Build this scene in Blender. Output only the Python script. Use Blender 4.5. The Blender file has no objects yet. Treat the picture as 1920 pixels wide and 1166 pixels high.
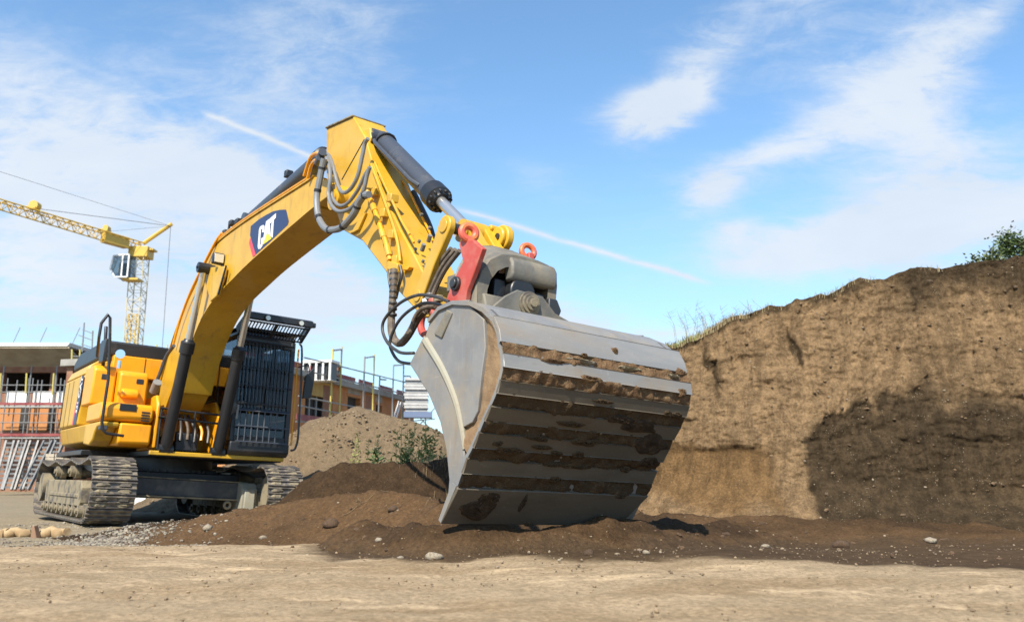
import bpy, bmesh, math, random
import numpy as np
from mathutils import Vector, Matrix, noise
random.seed(7); rng = np.random.default_rng(7)
scene = bpy.context.scene
C = scene.collection
# ------------------------------------------------------------------ camera, sky, sun, exposure
PITCH, FPX, EYE = 0.19639, 1550.0, 0.75
cam_d = bpy.data.cameras.new('camera'); cam = bpy.data.objects.new('camera', cam_d); C.objects.link(cam)
cam.location = (0, 0, EYE); cam.rotation_euler = (math.pi/2 + PITCH, 0, 0)
cam_d.sensor_width = 36.0; cam_d.lens = FPX/1920*36.0; cam_d.clip_end = 5000; cam_d.clip_start = 0.05
cam_d.dof.use_dof = True; cam_d.dof.focus_distance = 7.2; cam_d.dof.aperture_fstop = 2.4
scene.camera = cam
SUN_EL = math.radians(47); SH = Vector((-0.30, -0.954, 0)).normalized()
SUN = Vector((SH.x*math.cos(SUN_EL), SH.y*math.cos(SUN_EL), math.sin(SUN_EL)))
sun_d = bpy.data.lights.new('sun', 'SUN'); sun_d.energy = 4.5; sun_d.angle = math.radians(0.53); sun_d.color = (1.0, 0.92, 0.78)
sun = bpy.data.objects.new('sun', sun_d); C.objects.link(sun)
sun.rotation_euler = SUN.to_track_quat('Z', 'Y').to_euler(); sun.location = (-8, -10, 20)
vs = scene.view_settings
vs.view_transform = 'Standard'; vs.look = 'None'; vs.gamma = 1; vs.use_curve_mapping = False; vs.exposure = 1.0

world = bpy.data.worlds.new('World'); scene.world = world; world.use_nodes = True
class NT:                                            # tiny helper for node trees
    def __init__(s, tree): s.t = tree; s.n = tree.nodes; s.l = tree.links
    def add(s, typ, **kw):
        n = s.n.new(typ)
        for k, v in kw.items(): setattr(n, k, v)
        return n
    def put(s, sock, v):
        if isinstance(v, bpy.types.NodeSocket): s.l.new(v, sock)
        elif v is not None: sock.default_value = v
    def math(s, op, a, b=None, c=None, clamp=False):
        n = s.n.new('ShaderNodeMath'); n.operation = op; n.use_clamp = clamp
        for i, v in enumerate((a, b, c)):
            if v is not None: s.put(n.inputs[i], v)
        return n.outputs[0]
    def mix(s, fac, a, b, blend='MIX'):
        n = s.n.new('ShaderNodeMix'); n.data_type = 'RGBA'; n.blend_type = blend
        s.put(n.inputs[0], fac)
        for i, v in ((6, a), (7, b)):
            if isinstance(v, tuple) and len(v) == 3: v = v + (1,)
            s.put(n.inputs[i], v)
        return n.outputs[2]
    def noise(s, vec, scale, detail=5, rough=0.55, dist=0.0):
        n = s.n.new('ShaderNodeTexNoise'); s.put(n.inputs['Vector'], vec)
        n.inputs['Scale'].default_value = scale; n.inputs['Detail'].default_value = detail
        n.inputs['Roughness'].default_value = rough; n.inputs['Distortion'].default_value = dist
        return n.outputs[0]
    def ramp(s, fac, lo, hi):
        n = s.n.new('ShaderNodeMapRange'); n.interpolation_type = 'SMOOTHSTEP'
        s.put(n.inputs[0], fac); n.inputs[1].default_value = lo; n.inputs[2].default_value = hi
        return n.outputs[0]
    def mapping(s, vec, scale=(1,1,1), rot=(0,0,0), loc=(0,0,0)):
        n = s.n.new('ShaderNodeMapping'); s.put(n.inputs[0], vec)
        n.inputs['Scale'].default_value = scale; n.inputs['Rotation'].default_value = rot; n.inputs['Location'].default_value = loc
        return n.outputs[0]
W = NT(world.node_tree); W.n.clear()
sky = W.add('ShaderNodeTexSky', sky_type='NISHITA'); sky.sun_disc = False
sky.sun_elevation = SUN_EL; sky.sun_rotation = math.atan2(SUN.x, SUN.y)
sky.altitude = 300; sky.air_density = 1.0; sky.dust_density = 0.6; sky.ozone_density = 2.2
tc = W.add('ShaderNodeTexCoord'); sep = W.add('ShaderNodeSeparateXYZ'); W.l.new(tc.outputs['Generated'], sep.inputs[0])
dx, dy, dz = sep.outputs
az = W.math('ARCTAN2', dx, dy); el = W.math('ARCSINE', dz)
zc = W.math('MAXIMUM', W.math('ADD', dz, 0.22), 0.1)
comb = W.add('ShaderNodeCombineXYZ'); W.put(comb.inputs[0], W.math('DIVIDE', dx, zc)); W.put(comb.inputs[1], W.math('DIVIDE', dy, zc))
cv = W.mapping(comb.outputs[0], rot=(0, 0, 0.5), scale=(1.0, 1.25, 1))
n1 = W.noise(cv, 1.1, 8, 0.58, 0.6)
n2 = W.noise(W.mapping(comb.outputs[0], rot=(0, 0, 0.9), scale=(0.6, 1.3, 1), loc=(3, 1, 0)), 1.1, 8, 0.62, 0.5)
n3 = W.noise(cv, 4.6, 9, 0.66, 0.35)
def angles(px, py):
    a = (px-960)/FPX; b = -(py-583)/FPX
    v = Vector((a, math.cos(PITCH)-b*math.sin(PITCH), math.sin(PITCH)+b*math.cos(PITCH))).normalized()
    return math.atan2(v.x, v.y), math.asin(v.z)
# where the clouds stand: centre, half-widths (in the photograph's pixels, turned into angles), tilt, amount
LOBES = [(1215,215,75,42,-10,.75),(1285,165,70,40,-45,.55),(1335,360,50,30,-10,.6),(1440,290,170,30,-12,.38),(1640,200,120,70,-20,.24),(1730,110,100,60,-38,.20),(1850,40,100,30,-30,.24),(1540,80,170,70,0,.22),
         (1540,460,150,34,-6,.78),(1700,430,150,48,0,.66),(1860,370,120,80,0,.42),(1376,436,40,20,0,.5),(1440,20,160,50,-10,.28),(1730,270,80,150,10,.3),
         (415,350,110,48,10,.75),(180,260,330,90,14,.40),(90,420,260,90,5,.42),(60,300,160,60,10,.2),(570,505,90,36,5,.6),(420,560,240,70,0,.36),
         (520,120,240,130,-25,.24),(660,60,120,160,25,.18),(700,600,330,60,5,.40),(1060,600,130,40,10,.42),(1300,630,90,22,0,.35),(60,570,260,60,0,.3),(1010,330,60,40,0,.10)]
mask = None
for px, py, sx, sy, rot, amp in LOBES:
    ca, ce = angles(px, py); k = 1/FPX; r = math.radians(-rot)
    da = W.math('MULTIPLY', W.math('SUBTRACT', az, ca), math.cos(ce)); de = W.math('SUBTRACT', el, ce)
    u = W.math('ADD', W.math('MULTIPLY', da, math.cos(r)/(sx*k)), W.math('MULTIPLY', de, math.sin(r)/(sx*k)))
    v = W.math('ADD', W.math('MULTIPLY', da, -math.sin(r)/(sy*k)), W.math('MULTIPLY', de, math.cos(r)/(sy*k)))
    g = W.math('MULTIPLY', W.math('EXPONENT', W.math('MULTIPLY', W.math('ADD', W.math('MULTIPLY', u, u), W.math('MULTIPLY', v, v)), -0.8)), amp*1.15)
    mask = g if mask is None else W.math('ADD', mask, g)
n4 = W.noise(W.mapping(comb.outputs[0], rot=(0, 0, 0.75), scale=(0.8, 1.5, 1)), 10.0, 10, 0.70, 0.6)
puff = W.math('ADD', W.math('MULTIPLY', W.math('SUBTRACT', n3, 0.5), 1.5), W.math('ADD', W.math('MULTIPLY', W.math('SUBTRACT', n1, 0.5), 1.0), W.math('MULTIPLY', W.math('SUBTRACT', n4, 0.5), 1.5)))
dens = W.math('ADD', W.math('ADD', mask, W.math('MULTIPLY', puff, W.math('ADD', W.math('MULTIPLY', mask, 1.1), 0.18))), W.math('MULTIPLY', W.math('SUBTRACT', n2, 0.52), 0.9))
dens = W.math('MULTIPLY', W.ramp(dens, 0.0, 0.78), 0.93)
# contrails: narrow arcs of the celestial sphere
def trail(p0, p1, width, amp, wob):
    a0, e0 = angles(*p0); a1, e1 = angles(*p1)
    d0 = Vector((math.sin(a0)*math.cos(e0), math.cos(a0)*math.cos(e0), math.sin(e0)))
    d1 = Vector((math.sin(a1)*math.cos(e1), math.cos(a1)*math.cos(e1), math.sin(e1)))
    nrm = d0.cross(d1).normalized(); mid = (d0+d1).normalized(); along = nrm.cross(mid).normalized()
    def dot(vv):
        n = W.add('ShaderNodeVectorMath', operation='DOT_PRODUCT'); W.l.new(tc.outputs['Generated'], n.inputs[0]); n.inputs[1].default_value = vv
        return n.outputs['Value']
    off = W.math('ADD', dot(nrm), W.math('MULTIPLY', W.math('SUBTRACT', n3, 0.5), wob))
    half = abs(d0.dot(along))
    t = W.math('DIVIDE', dot(along), half)
    ends = W.ramp(W.math('ABSOLUTE', t), 1.06, 0.8)
    prof = W.math('EXPONENT', W.math('MULTIPLY', W.math('POWER', W.math('ABSOLUTE', W.math('DIVIDE', off, width)), 1.6), -1))
    return W.math('MULTIPLY', W.math('MULTIPLY', prof, ends), W.math('MULTIPLY', W.ramp(n3, .05, .5), amp))
tr = W.math('ADD', trail((845,388), (1335,532), 0.0032, 1.0, 0.012), trail((375,208), (600,300), 0.003, .75, 0.01))
tr = W.math('ADD', tr, trail((40,80), (375,208), 0.004, .12, 0.02))
dens = W.math('MINIMUM', W.math('ADD', dens, tr), 1.0)
skyc = W.mix(1.0, sky.outputs[0], (0.92, 1.10, 1.12), 'MULTIPLY')
# whitening towards the horizon
hz = W.math('MULTIPLY', W.ramp(dz, 0.42, -0.05), 0.55)
skyc = W.mix(hz, skyc, (2.3, 2.9, 3.65))
cloudc = W.mix(W.ramp(n1, 0.3, 0.75), (3.1, 3.5, 4.0), (3.7, 3.95, 4.3))
col = W.mix(dens, skyc, cloudc)
bg = W.add('ShaderNodeBackground'); W.l.new(col, bg.inputs[0]); bg.inputs[1].default_value = 0.115
wo = W.add('ShaderNodeOutputWorld'); W.l.new(bg.outputs[0], wo.inputs[0])

# ------------------------------------------------------------------ helpers
def angle_smooth(me, deg=35):
    me.shade_smooth(); me.set_sharp_from_angle(angle=math.radians(deg))
class MB:
    def __init__(s): s.v = []; s.f = []
    def quadbox(s, P):
        b = len(s.v); s.v += [tuple(p) for p in P]
        s.f += [(b,b+3,b+2,b+1),(b+4,b+5,b+6,b+7),(b,b+1,b+5,b+4),(b+1,b+2,b+6,b+5),(b+2,b+3,b+7,b+6),(b+3,b,b+4,b+7)]
        return s
    def box2(s, lo, hi):
        x0,y0,z0 = lo; x1,y1,z1 = hi
        return s.quadbox([(x0,y0,z0),(x1,y0,z0),(x1,y1,z0),(x0,y1,z0),(x0,y0,z1),(x1,y0,z1),(x1,y1,z1),(x0,y1,z1)])
    def bar(s, p0, p1, w, h=None, up=(0,0,1)):         # square bar between two points
        h = h or w; p0 = Vector(p0); p1 = Vector(p1); d = (p1-p0).normalized(); u = Vector(up)
        if abs(d.dot(u)) > .98: u = Vector((1,0,0))
        a = d.cross(u).normalized()*w/2; b = a.cross(d).normalized()*h/2
        return s.quadbox([p0-a-b,p0+a-b,p0+a+b,p0-a+b,p1-a-b,p1+a-b,p1+a+b,p1-a+b])
    def prism(s, poly, a, b, axis='y'):                # polygon in the other two coordinates, extruded along axis
        n = len(poly); k = len(s.v)
        def P(p, t): return {'y': (p[0], t, p[1]), 'x': (t, p[0], p[1]), 'z': (p[0], p[1], t)}[axis]
        s.v += [P(p, a) for p in poly] + [P(p, b) for p in poly]
        area = sum(poly[i][0]*poly[(i+1)%n][1]-poly[(i+1)%n][0]*poly[i][1] for i in range(n))
        flip = (area > 0) != (axis == 'y')
        if b < a: flip = not flip
        top = tuple(range(k+n, k+2*n)); bot = tuple(reversed(range(k, k+n)))
        sides = [(k+i, k+(i+1)%n, k+n+(i+1)%n, k+n+i) for i in range(n)]
        if flip: s.f += [top, bot] + sides
        else: s.f += [tuple(reversed(top)), tuple(reversed(bot))] + [tuple(reversed(q)) for q in sides]
        return s
    def cyl(s, p0, p1, r0, r1=None, n=14, cap=True):
        r1 = r0 if r1 is None else r1
        return s.tube([p0, p1], [r0, r1], n, cap)
    def tube(s, pts, r, n=8, cap=True):
        pts = [Vector(p) for p in pts]; m = len(pts); r = r if isinstance(r, (list, tuple)) else [r]*m
        T = [(pts[min(i+1,m-1)]-pts[max(i-1,0)]).normalized() for i in range(m)]
        a = T[0].orthogonal().normalized(); k = len(s.v)
        for i in range(m):
            a = (a-T[i]*a.dot(T[i])).normalized(); b = T[i].cross(a)
            for j in range(n):
                t = 2*math.pi*j/n; s.v.append(tuple(pts[i]+(a*math.cos(t)+b*math.sin(t))*r[i]))
        for i in range(m-1):
            for j in range(n):
                j2 = (j+1)%n; s.f.append((k+i*n+j, k+i*n+j2, k+(i+1)*n+j2, k+(i+1)*n+j))
        if cap: s.f += [tuple(reversed(range(k, k+n))), tuple(range(k+(m-1)*n, k+m*n))]
        return s
    def torus(s, c, axis, R, r, n=20, m=10):
        c = Vector(c); ax = Vector(axis).normalized(); a = ax.orthogonal().normalized(); b = ax.cross(a); k = len(s.v)
        for i in range(n):
            t = 2*math.pi*i/n; d = a*math.cos(t)+b*math.sin(t)
            for j in range(m):
                q = 2*math.pi*j/m; s.v.append(tuple(c+d*(R+r*math.cos(q))+ax*r*math.sin(q)))
        for i in range(n):
            for j in range(m):
                s.f.append((k+i*m+j, k+((i+1)%n)*m+j, k+((i+1)%n)*m+(j+1)%m, k+i*m+(j+1)%m))
        return s
    def sheet(s, rows):                                # grid of points -> quads
        k = len(s.v); h = len(rows); w = len(rows[0])
        for r in rows: s.v += [tuple(p) for p in r]
        for i in range(h-1):
            for j in range(w-1): s.f.append((k+i*w+j, k+i*w+j+1, k+(i+1)*w+j+1, k+(i+1)*w+j))
        return s
    def mesh(s, name, mat=None, smooth=True, deg=35):
        me = bpy.data.meshes.new(name); me.from_pydata(s.v, [], s.f); me.update()
        if mat: me.materials.append(mat)
        if smooth: angle_smooth(me, deg)
        return me
    def build(s, name, mat, parent=None, bevel=0, smooth=True, deg=35):
        o = bpy.data.objects.new(name, s.mesh(name, mat, smooth, deg)); C.objects.link(o); o.parent = parent
        if bevel:
            m = o.modifiers.new('bevel', 'BEVEL'); m.width = bevel; m.segments = 2; m.limit_method = 'ANGLE'; m.angle_limit = math.radians(40); m.use_clamp_overlap = True
        return o
def link_mesh(name, me, parent=None, loc=(0,0,0), rot=(0,0,0)):
    o = bpy.data.objects.new(name, me); C.objects.link(o); o.parent = parent; o.location = loc; o.rotation_euler = rot
    return o
def spline(pts, k=6):                                  # Catmull-Rom through the points
    P = [Vector(p) for p in pts]; P = [P[0]*2-P[1]] + P + [P[-1]*2-P[-2]]; out = []
    for i in range(1, len(P)-2):
        for t in range(k):
            t /= k; a,b,c,d = P[i-1:i+3]
            out.append(0.5*((2*b)+(c-a)*t+(2*a-5*b+4*c-d)*t*t+(3*b-a-3*c+d)*t**3))
    return out + [P[-2]]
def tag(o, label=None, cat=None, group=None, kind=None):
    for k, v in (('label', label), ('category', cat), ('group', group), ('kind', kind)):
        if v: o[k] = v
    return o
def thing(name, label, cat, loc=(0,0,0), rz=0, group=None):
    o = bpy.data.objects.new(name, None); C.objects.link(o); o.location = loc; o.rotation_euler = (0,0,rz); o.empty_display_size = .2
    return tag(o, label, cat, group)
def copy_tree(o, parent=None):
    c = o.copy(); C.objects.link(c); c.parent = parent
    for ch in list(o.children): copy_tree(ch, c)
    return c

# ------------------------------------------------------------------ materials
def mat(name, col, rough=.6, metal=0.0, col2=None, nscale=6, lo=.42, hi=.62, dust=None, dscale=2.5, dlo=.5, dhi=.75, damt=.6, bump=0.0, bscale=40, bdist=.01, spec=.5, stretch=None, objvar=0, grime=None, scratch=0):
    m = bpy.data.materials.new(name); m.use_nodes = True; T = NT(m.node_tree); b = T.n['Principled BSDF']
    t = T.add('ShaderNodeTexCoord').outputs['Object']
    if stretch: t = T.mapping(t, scale=stretch)
    c = tuple(col)+(1,)
    if col2: c = T.mix(T.ramp(T.noise(t, nscale, 6, .6), lo, hi), tuple(col), tuple(col2))
    if dust:
        d = T.math('MULTIPLY', T.ramp(T.noise(t, dscale, 7, .65, .4), dlo, dhi), damt)
        c = T.mix(d, c if not isinstance(c, tuple) else c[:3], dust)
        T.put(b.inputs['Roughness'], T.math('ADD', T.math('MULTIPLY', d, .9-rough), rough))
        T.put(b.inputs['Metallic'], T.math('MULTIPLY', T.math('SUBTRACT', 1, d), metal))
    else:
        b.inputs['Roughness'].default_value = rough; b.inputs['Metallic'].default_value = metal
    if scratch:                                       # fine directional scratches
        s1 = T.ramp(T.noise(T.mapping(t, scale=(60,60,2.5), rot=(0,.35,0)), 1.5, 4, .7), .60, .70); s2 = T.ramp(T.noise(T.mapping(t, scale=(2.5,50,50), rot=(0,.2,.2)), 1.5, 4, .7), .62, .72)
        c = T.mix(T.math('MULTIPLY', T.math('MAXIMUM', s1, s2), scratch), c if not isinstance(c, tuple) else c[:3], (.34,.34,.335))
    if grime:                                         # grease and weathering streaks that run down, plus fine speckle
        g1 = T.ramp(T.noise(T.mapping(t, scale=(3.2,3.2,.55)), 2.2, 8, .68, .4), .54, .72); g2 = T.ramp(T.noise(t, 30, 5, .7), .60, .74)
        c = T.mix(T.math('MULTIPLY', g1, grime), c if not isinstance(c, tuple) else c[:3], (.16,.10,.035)); c = T.mix(T.math('MULTIPLY', g2, grime*.9), c, (.10,.065,.03))
    if objvar:
        oi = T.add('ShaderNodeObjectInfo'); k = T.math('ADD', T.math('MULTIPLY', oi.outputs['Random'], objvar), 1-objvar/2)
        cc = T.add('ShaderNodeCombineXYZ'); [T.put(cc.inputs[i], k) for i in range(3)]
        c = T.mix(1.0, c if not isinstance(c, tuple) else c[:3], cc.outputs[0], 'MULTIPLY')
    T.put(b.inputs['Base Color'], c); b.inputs['Specular IOR Level'].default_value = spec
    if bump:
        bn = T.add('ShaderNodeBump'); bn.inputs['Strength'].default_value = bump; bn.inputs['Distance'].default_value = bdist
        T.put(bn.inputs['Height'], T.noise(t, bscale, 6, .6)); T.l.new(bn.outputs[0], b.inputs['Normal'])
    return m
TAN = (.36,.27,.17)
M = {}
M['yellow'] = mat('yellow_paint', (.51,.296,.021), .36, 0, (.46,.262,.016), 3, dust=(.40,.30,.12), dscale=1.6, dlo=.46, dhi=.78, damt=.5, grime=.5, bump=.08, bscale=18, bdist=.004)
M['orange_yellow'] = mat('orange_yellow_paint', (.72,.30,.006), .34, 0, (.68,.275,.005), 3, dust=(.38,.27,.11), dscale=1.8, dlo=.52, dhi=.82, damt=.45, grime=.30, bump=.05, bscale=14, bdist=.003)
M['black'] = mat('black_paint', (.014,.015,.018), .38, 0, dust=(.16,.13,.10), dscale=3, dlo=.52, dhi=.9, damt=.35)
M['darksteel'] = mat('dark_steel', (.035,.036,.04), .42, .3, dust=(.17,.14,.10), dscale=5, dlo=.5, dhi=.85, damt=.5)
M['cylgrey'] = mat('cylinder_paint', (.055,.062,.078), .38, .2, dust=(.22,.19,.16), dscale=4, dlo=.5, dhi=.85, damt=.4)
M['hose'] = mat('black_rubber_hose', (.03,.03,.032), .5, 0, dust=(.2,.16,.11), dscale=8, dlo=.5, dhi=.8, damt=.5)
M['greyhose'] = mat('grey_wrapped_hose', (.19,.195,.20), .34, .25, dust=(.22,.18,.13), dscale=9, dlo=.5, dhi=.8, damt=.5)
M['brownhose'] = mat('dusty_hose', (.085,.065,.05), .75, 0, (.14,.11,.08), 12, bump=.4, bscale=60)
M['chrome'] = mat('chrome_rod', (.62,.61,.59), .28, .85)
M['steel'] = mat('worn_bucket_steel', (.165,.165,.168), .55, .1, (.195,.192,.188), 5, dust=(.22,.18,.125), dscale=2.2, dlo=.42, dhi=.70, damt=.75, grime=.30, scratch=.35, bump=.12, bscale=30, bdist=.006)
M['strip'] = mat('polished_wear_strip', (.19,.19,.19), .5, .1, (.225,.22,.21), 5, dust=(.20,.15,.095), grime=.3, scratch=.3, dscale=3, dlo=.44, dhi=.74, damt=.7, bump=.15, bscale=45, bdist=.005, stretch=(1,.25,1))
M['mudshade'] = mat('mud_filmed_shaded_steel', (.098,.082,.060), .65, .05, (.075,.062,.045), 4, dust=(.085,.058,.034), scratch=.12, dscale=6, dlo=.5, dhi=.74, damt=.8, bump=.2, bscale=40, bdist=.006, stretch=(1,.3,1))  # mud film, with the shade of the downward-facing strips painted in
M['dullsteel'] = mat('dusty_cast_steel', (.105,.10,.09), .6, .1, (.14,.135,.12), 4, dust=(.22,.185,.125), grime=.5, dscale=3, dlo=.42, dhi=.7, damt=.7, bump=.25, bscale=30)
M['shoe'] = mat('track_shoe_steel', (.11,.098,.09), .5, .35, (.16,.14,.13), 8, dust=(.25,.205,.135), dscale=7, dlo=.46, dhi=.64, damt=.85, bump=.4, bscale=40, objvar=.25)
M['dusty'] = mat('dust_caked_steel', (.215,.178,.115), .85, 0, (.08,.07,.06), 5, .45, .65, bump=.4, bscale=25)
M['red'] = mat('faded_red_paint', (.38,.055,.04), .5, 0, (.40,.10,.075), 5, dust=(.36,.23,.17), dscale=6, dlo=.5, dhi=.8, damt=.6, bump=.1)
M['orangepaint'] = mat('worn_orange_paint', (.55,.13,.03), .5, 0, (.46,.08,.05), 8, dust=(.46,.30,.2), dscale=9, dlo=.5, dhi=.8, damt=.5)
M['packed'] = mat('packed_soil', (.125,.075,.04), .95, 0, (.215,.145,.08), 9, .48, .70, dust=(.06,.036,.02), dscale=14, dlo=.52, dhi=.72, damt=.7, bump=.9, bscale=55, bdist=.02, spec=.15)
M['shadesoil'] = mat('shaded_packed_soil', (.062,.042,.024), .95, 0, (.10,.066,.036), 9, .52, .74, dust=(.15,.11,.065), dscale=18, dlo=.60, dhi=.74, damt=.7, bump=.9, bscale=55, bdist=.02, spec=.15)  # packed soil darkened to paint in shade on the lower back
M['mudspot'] = mat('dark_mud', (.036,.024,.015), .9, 0, (.06,.04,.024), 14, bump=.9, bscale=50, bdist=.02, spec=.2)
M['blue'] = mat('navy_decal', (.020,.030,.085), .4)
M['white'] = mat('white_paint', (.62,.62,.62), .5)
M['reddecal'] = mat('red_decal', (.62,.05,.06), .4)
M['ydecal'] = mat('yellow_decal', (.85,.62,.03), .4)
M['lens'] = mat('lamp_lens', (.62,.60,.52), .15, .4)
M['seat'] = mat('seat_fabric', (.05,.05,.055), .9)
def glass(name, tint, refl=.10):
    m = bpy.data.materials.new(name); m.use_nodes = True; T = NT(m.node_tree); T.n.clear()
    tr = T.add('ShaderNodeBsdfTransparent'); tr.inputs[0].default_value = tint+(1,)
    gl = T.add('ShaderNodeBsdfGlossy'); gl.inputs['Roughness'].default_value = .03; gl.inputs[0].default_value = (.9,.95,1,1)
    fr = T.add('ShaderNodeFresnel'); fr.inputs[0].default_value = 1.5
    mx = T.add('ShaderNodeMixShader'); T.put(mx.inputs[0], T.math('ADD', T.math('MULTIPLY', fr.outputs[0], .5), refl)); T.l.new(tr.outputs[0], mx.inputs[1]); T.l.new(gl.outputs[0], mx.inputs[2])
    o = T.add('ShaderNodeOutputMaterial'); T.l.new(mx.outputs[0], o.inputs[0]); return m
M['glass'] = glass('cab_glass', (.45,.50,.53), .02)
M['mirror'] = mat('mirror_glass', (.7,.72,.75), .05, 1.0)

def soil_material(name, pale, dark, clay, grit=(.42,.36,.28), big=.8, fine=9.0, bump=.8, bd=.03, streak=None, scrape=0.0):
    """soil whose kind comes from the colour attribute 'soil': red = moist dark soil and painted shade, green = clay layer, blue = pebbly"""
    m = bpy.data.materials.new(name); m.use_nodes = True; T = NT(m.node_tree); b = T.n['Principled BSDF']
    t = T.add('ShaderNodeTexCoord').outputs['Object']
    at = T.add('ShaderNodeAttribute'); at.attribute_name = 'soil'
    sp = T.add('ShaderNodeSeparateColor'); T.l.new(at.outputs['Color'], sp.inputs[0])
    nb = T.noise(t, big, 7, .62, .3); nf = T.noise(t, fine, 8, .66)
    mo = T.math('ADD', sp.outputs[0], T.math('MULTIPLY', T.math('SUBTRACT', nb, .5), .9)); mo = T.ramp(mo, .25, .75)
    p2 = tuple(c*.72 for c in pale); d2 = tuple(c*.62 for c in dark); c2 = tuple(c*.82 for c in clay)
    vv = T.ramp(T.math('ADD', T.math('MULTIPLY', nf, .6), T.math('MULTIPLY', nb, .4)), .36, .64)
    cp = T.mix(vv, p2, pale); cd = T.mix(vv, d2, dark); cc = T.mix(vv, c2, clay)
    if streak:
        ns = T.noise(T.mapping(t, scale=streak, rot=(0,0,.06)), 1.0, 7, .64, .5)
        cp = T.mix(T.math('MULTIPLY', T.ramp(ns, .42, .70), .72), cp, tuple(c*.60 for c in (pale[0], pale[1]*.90, pale[2]*.76)))
        ns2 = T.noise(T.mapping(t, scale=streak, loc=(5,2,0)), 2.3, 6, .6, .3)
        cp = T.mix(T.math('MULTIPLY', T.ramp(ns2, .52, .70), .75), cp, tuple(min(1, c*1.38) for c in pale))
    c = T.mix(sp.outputs[1], cp, cc); c = T.mix(mo, c, cd)
    gr = T.noise(t, 34, 5, .75); gm = T.math('ADD', T.math('MULTIPLY', T.ramp(gr, .30, .70), .62), .69)
    sc_ = T.noise(T.mapping(t, scale=(5.5,5.5,.7)), 1.6, 6, .65, .3); gm = T.math('MULTIPLY', gm, T.math('ADD', T.math('MULTIPLY', T.ramp(sc_, .35, .65), scrape), 1-scrape/2))
    gv = T.add('ShaderNodeCombineXYZ'); [T.put(gv.inputs[i], gm) for i in range(3)]
    c = T.mix(1.0, c, gv.outputs[0], 'MULTIPLY')
    vo = T.add('ShaderNodeTexVoronoi'); T.put(vo.inputs['Vector'], t); vo.inputs['Scale'].default_value = 26
    pe = T.math('MULTIPLY', T.ramp(vo.outputs['Distance'], .22, .12), T.ramp(T.noise(t, 5, 3), .5, .62))
    pe = T.math('MULTIPLY', pe, T.math('ADD', T.math('MULTIPLY', sp.outputs[2], .75), .12))
    c = T.mix(pe, c, grit)
    T.put(b.inputs['Base Color'], c); b.inputs['Roughness'].default_value = .95; b.inputs['Specular IOR Level'].default_value = .12
    h = T.math('ADD', T.math('MULTIPLY', T.noise(t, 7, 8, .7), .6), T.math('ADD', T.math('MULTIPLY', T.noise(t, 46, 6, .75), .45), T.math('MULTIPLY', pe, .25)))
    bn = T.add('ShaderNodeBump'); bn.inputs['Strength'].default_value = bump; bn.inputs['Distance'].default_value = bd
    T.put(bn.inputs['Height'], h); T.l.new(bn.outputs[0], b.inputs['Normal'])
    return m
# ------------------------------------------------------------------ ground, mounds, embankment
def fbm(x, y, z, s, octv=5, H=1.0):
    return noise.fractal(Vector((x*s, y*s, z*s)), H, 2.0, octv)
def grid_mesh(name, X, Y, Z, soil, material):
    h, w = X.shape; v = np.stack([X, Y, Z], -1).reshape(-1, 3)
    i = np.arange(h*w).reshape(h, w); q = np.stack([i[:-1,:-1], i[:-1,1:], i[1:,1:], i[1:,:-1]], -1).reshape(-1, 4)
    me = bpy.data.meshes.new(name); me.from_pydata(v.tolist(), [], q.tolist()); me.update()
    a = me.color_attributes.new('soil', 'FLOAT_COLOR', 'POINT')
    a.data.foreach_set('color', np.concatenate([soil.reshape(-1, 3), np.ones((h*w, 1))], 1).astype(np.float32).ravel())
    me.materials.append(material); me.shade_smooth()
    o = bpy.data.objects.new(name, me); C.objects.link(o); return o
def sstep(a, b, x):
    t = np.clip((x-a)/(b-a), 0, 1); return t*t*(3-2*t)
vf = np.vectorize(fbm)
ground_mat = soil_material('site_ground', (.30,.225,.142), (.066,.042,.023), (.215,.175,.118), grit=(.32,.27,.20), big=.35, fine=5, bump=.55, bd=.03, streak=(.75, 1.9, 1))
soil_mat = soil_material('dug_soil', (.112,.065,.032), (.052,.031,.016), (.072,.046,.026), grit=(.24,.19,.12), big=1.1, fine=9, bump=1.0, bd=.05)
bank_mat = soil_material('embankment_soil', (.200,.131,.070), (.056,.038,.021), (.142,.085,.038), grit=(.34,.28,.20), big=.55, fine=6, bump=1.0, bd=.06, scrape=.5)
heap_mat = soil_material('gravelly_heap_soil', (.185,.135,.084), (.125,.088,.053), (.18,.13,.08), grit=(.30,.24,.165), big=.9, fine=7, bump=1.0, bd=.06)

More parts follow.
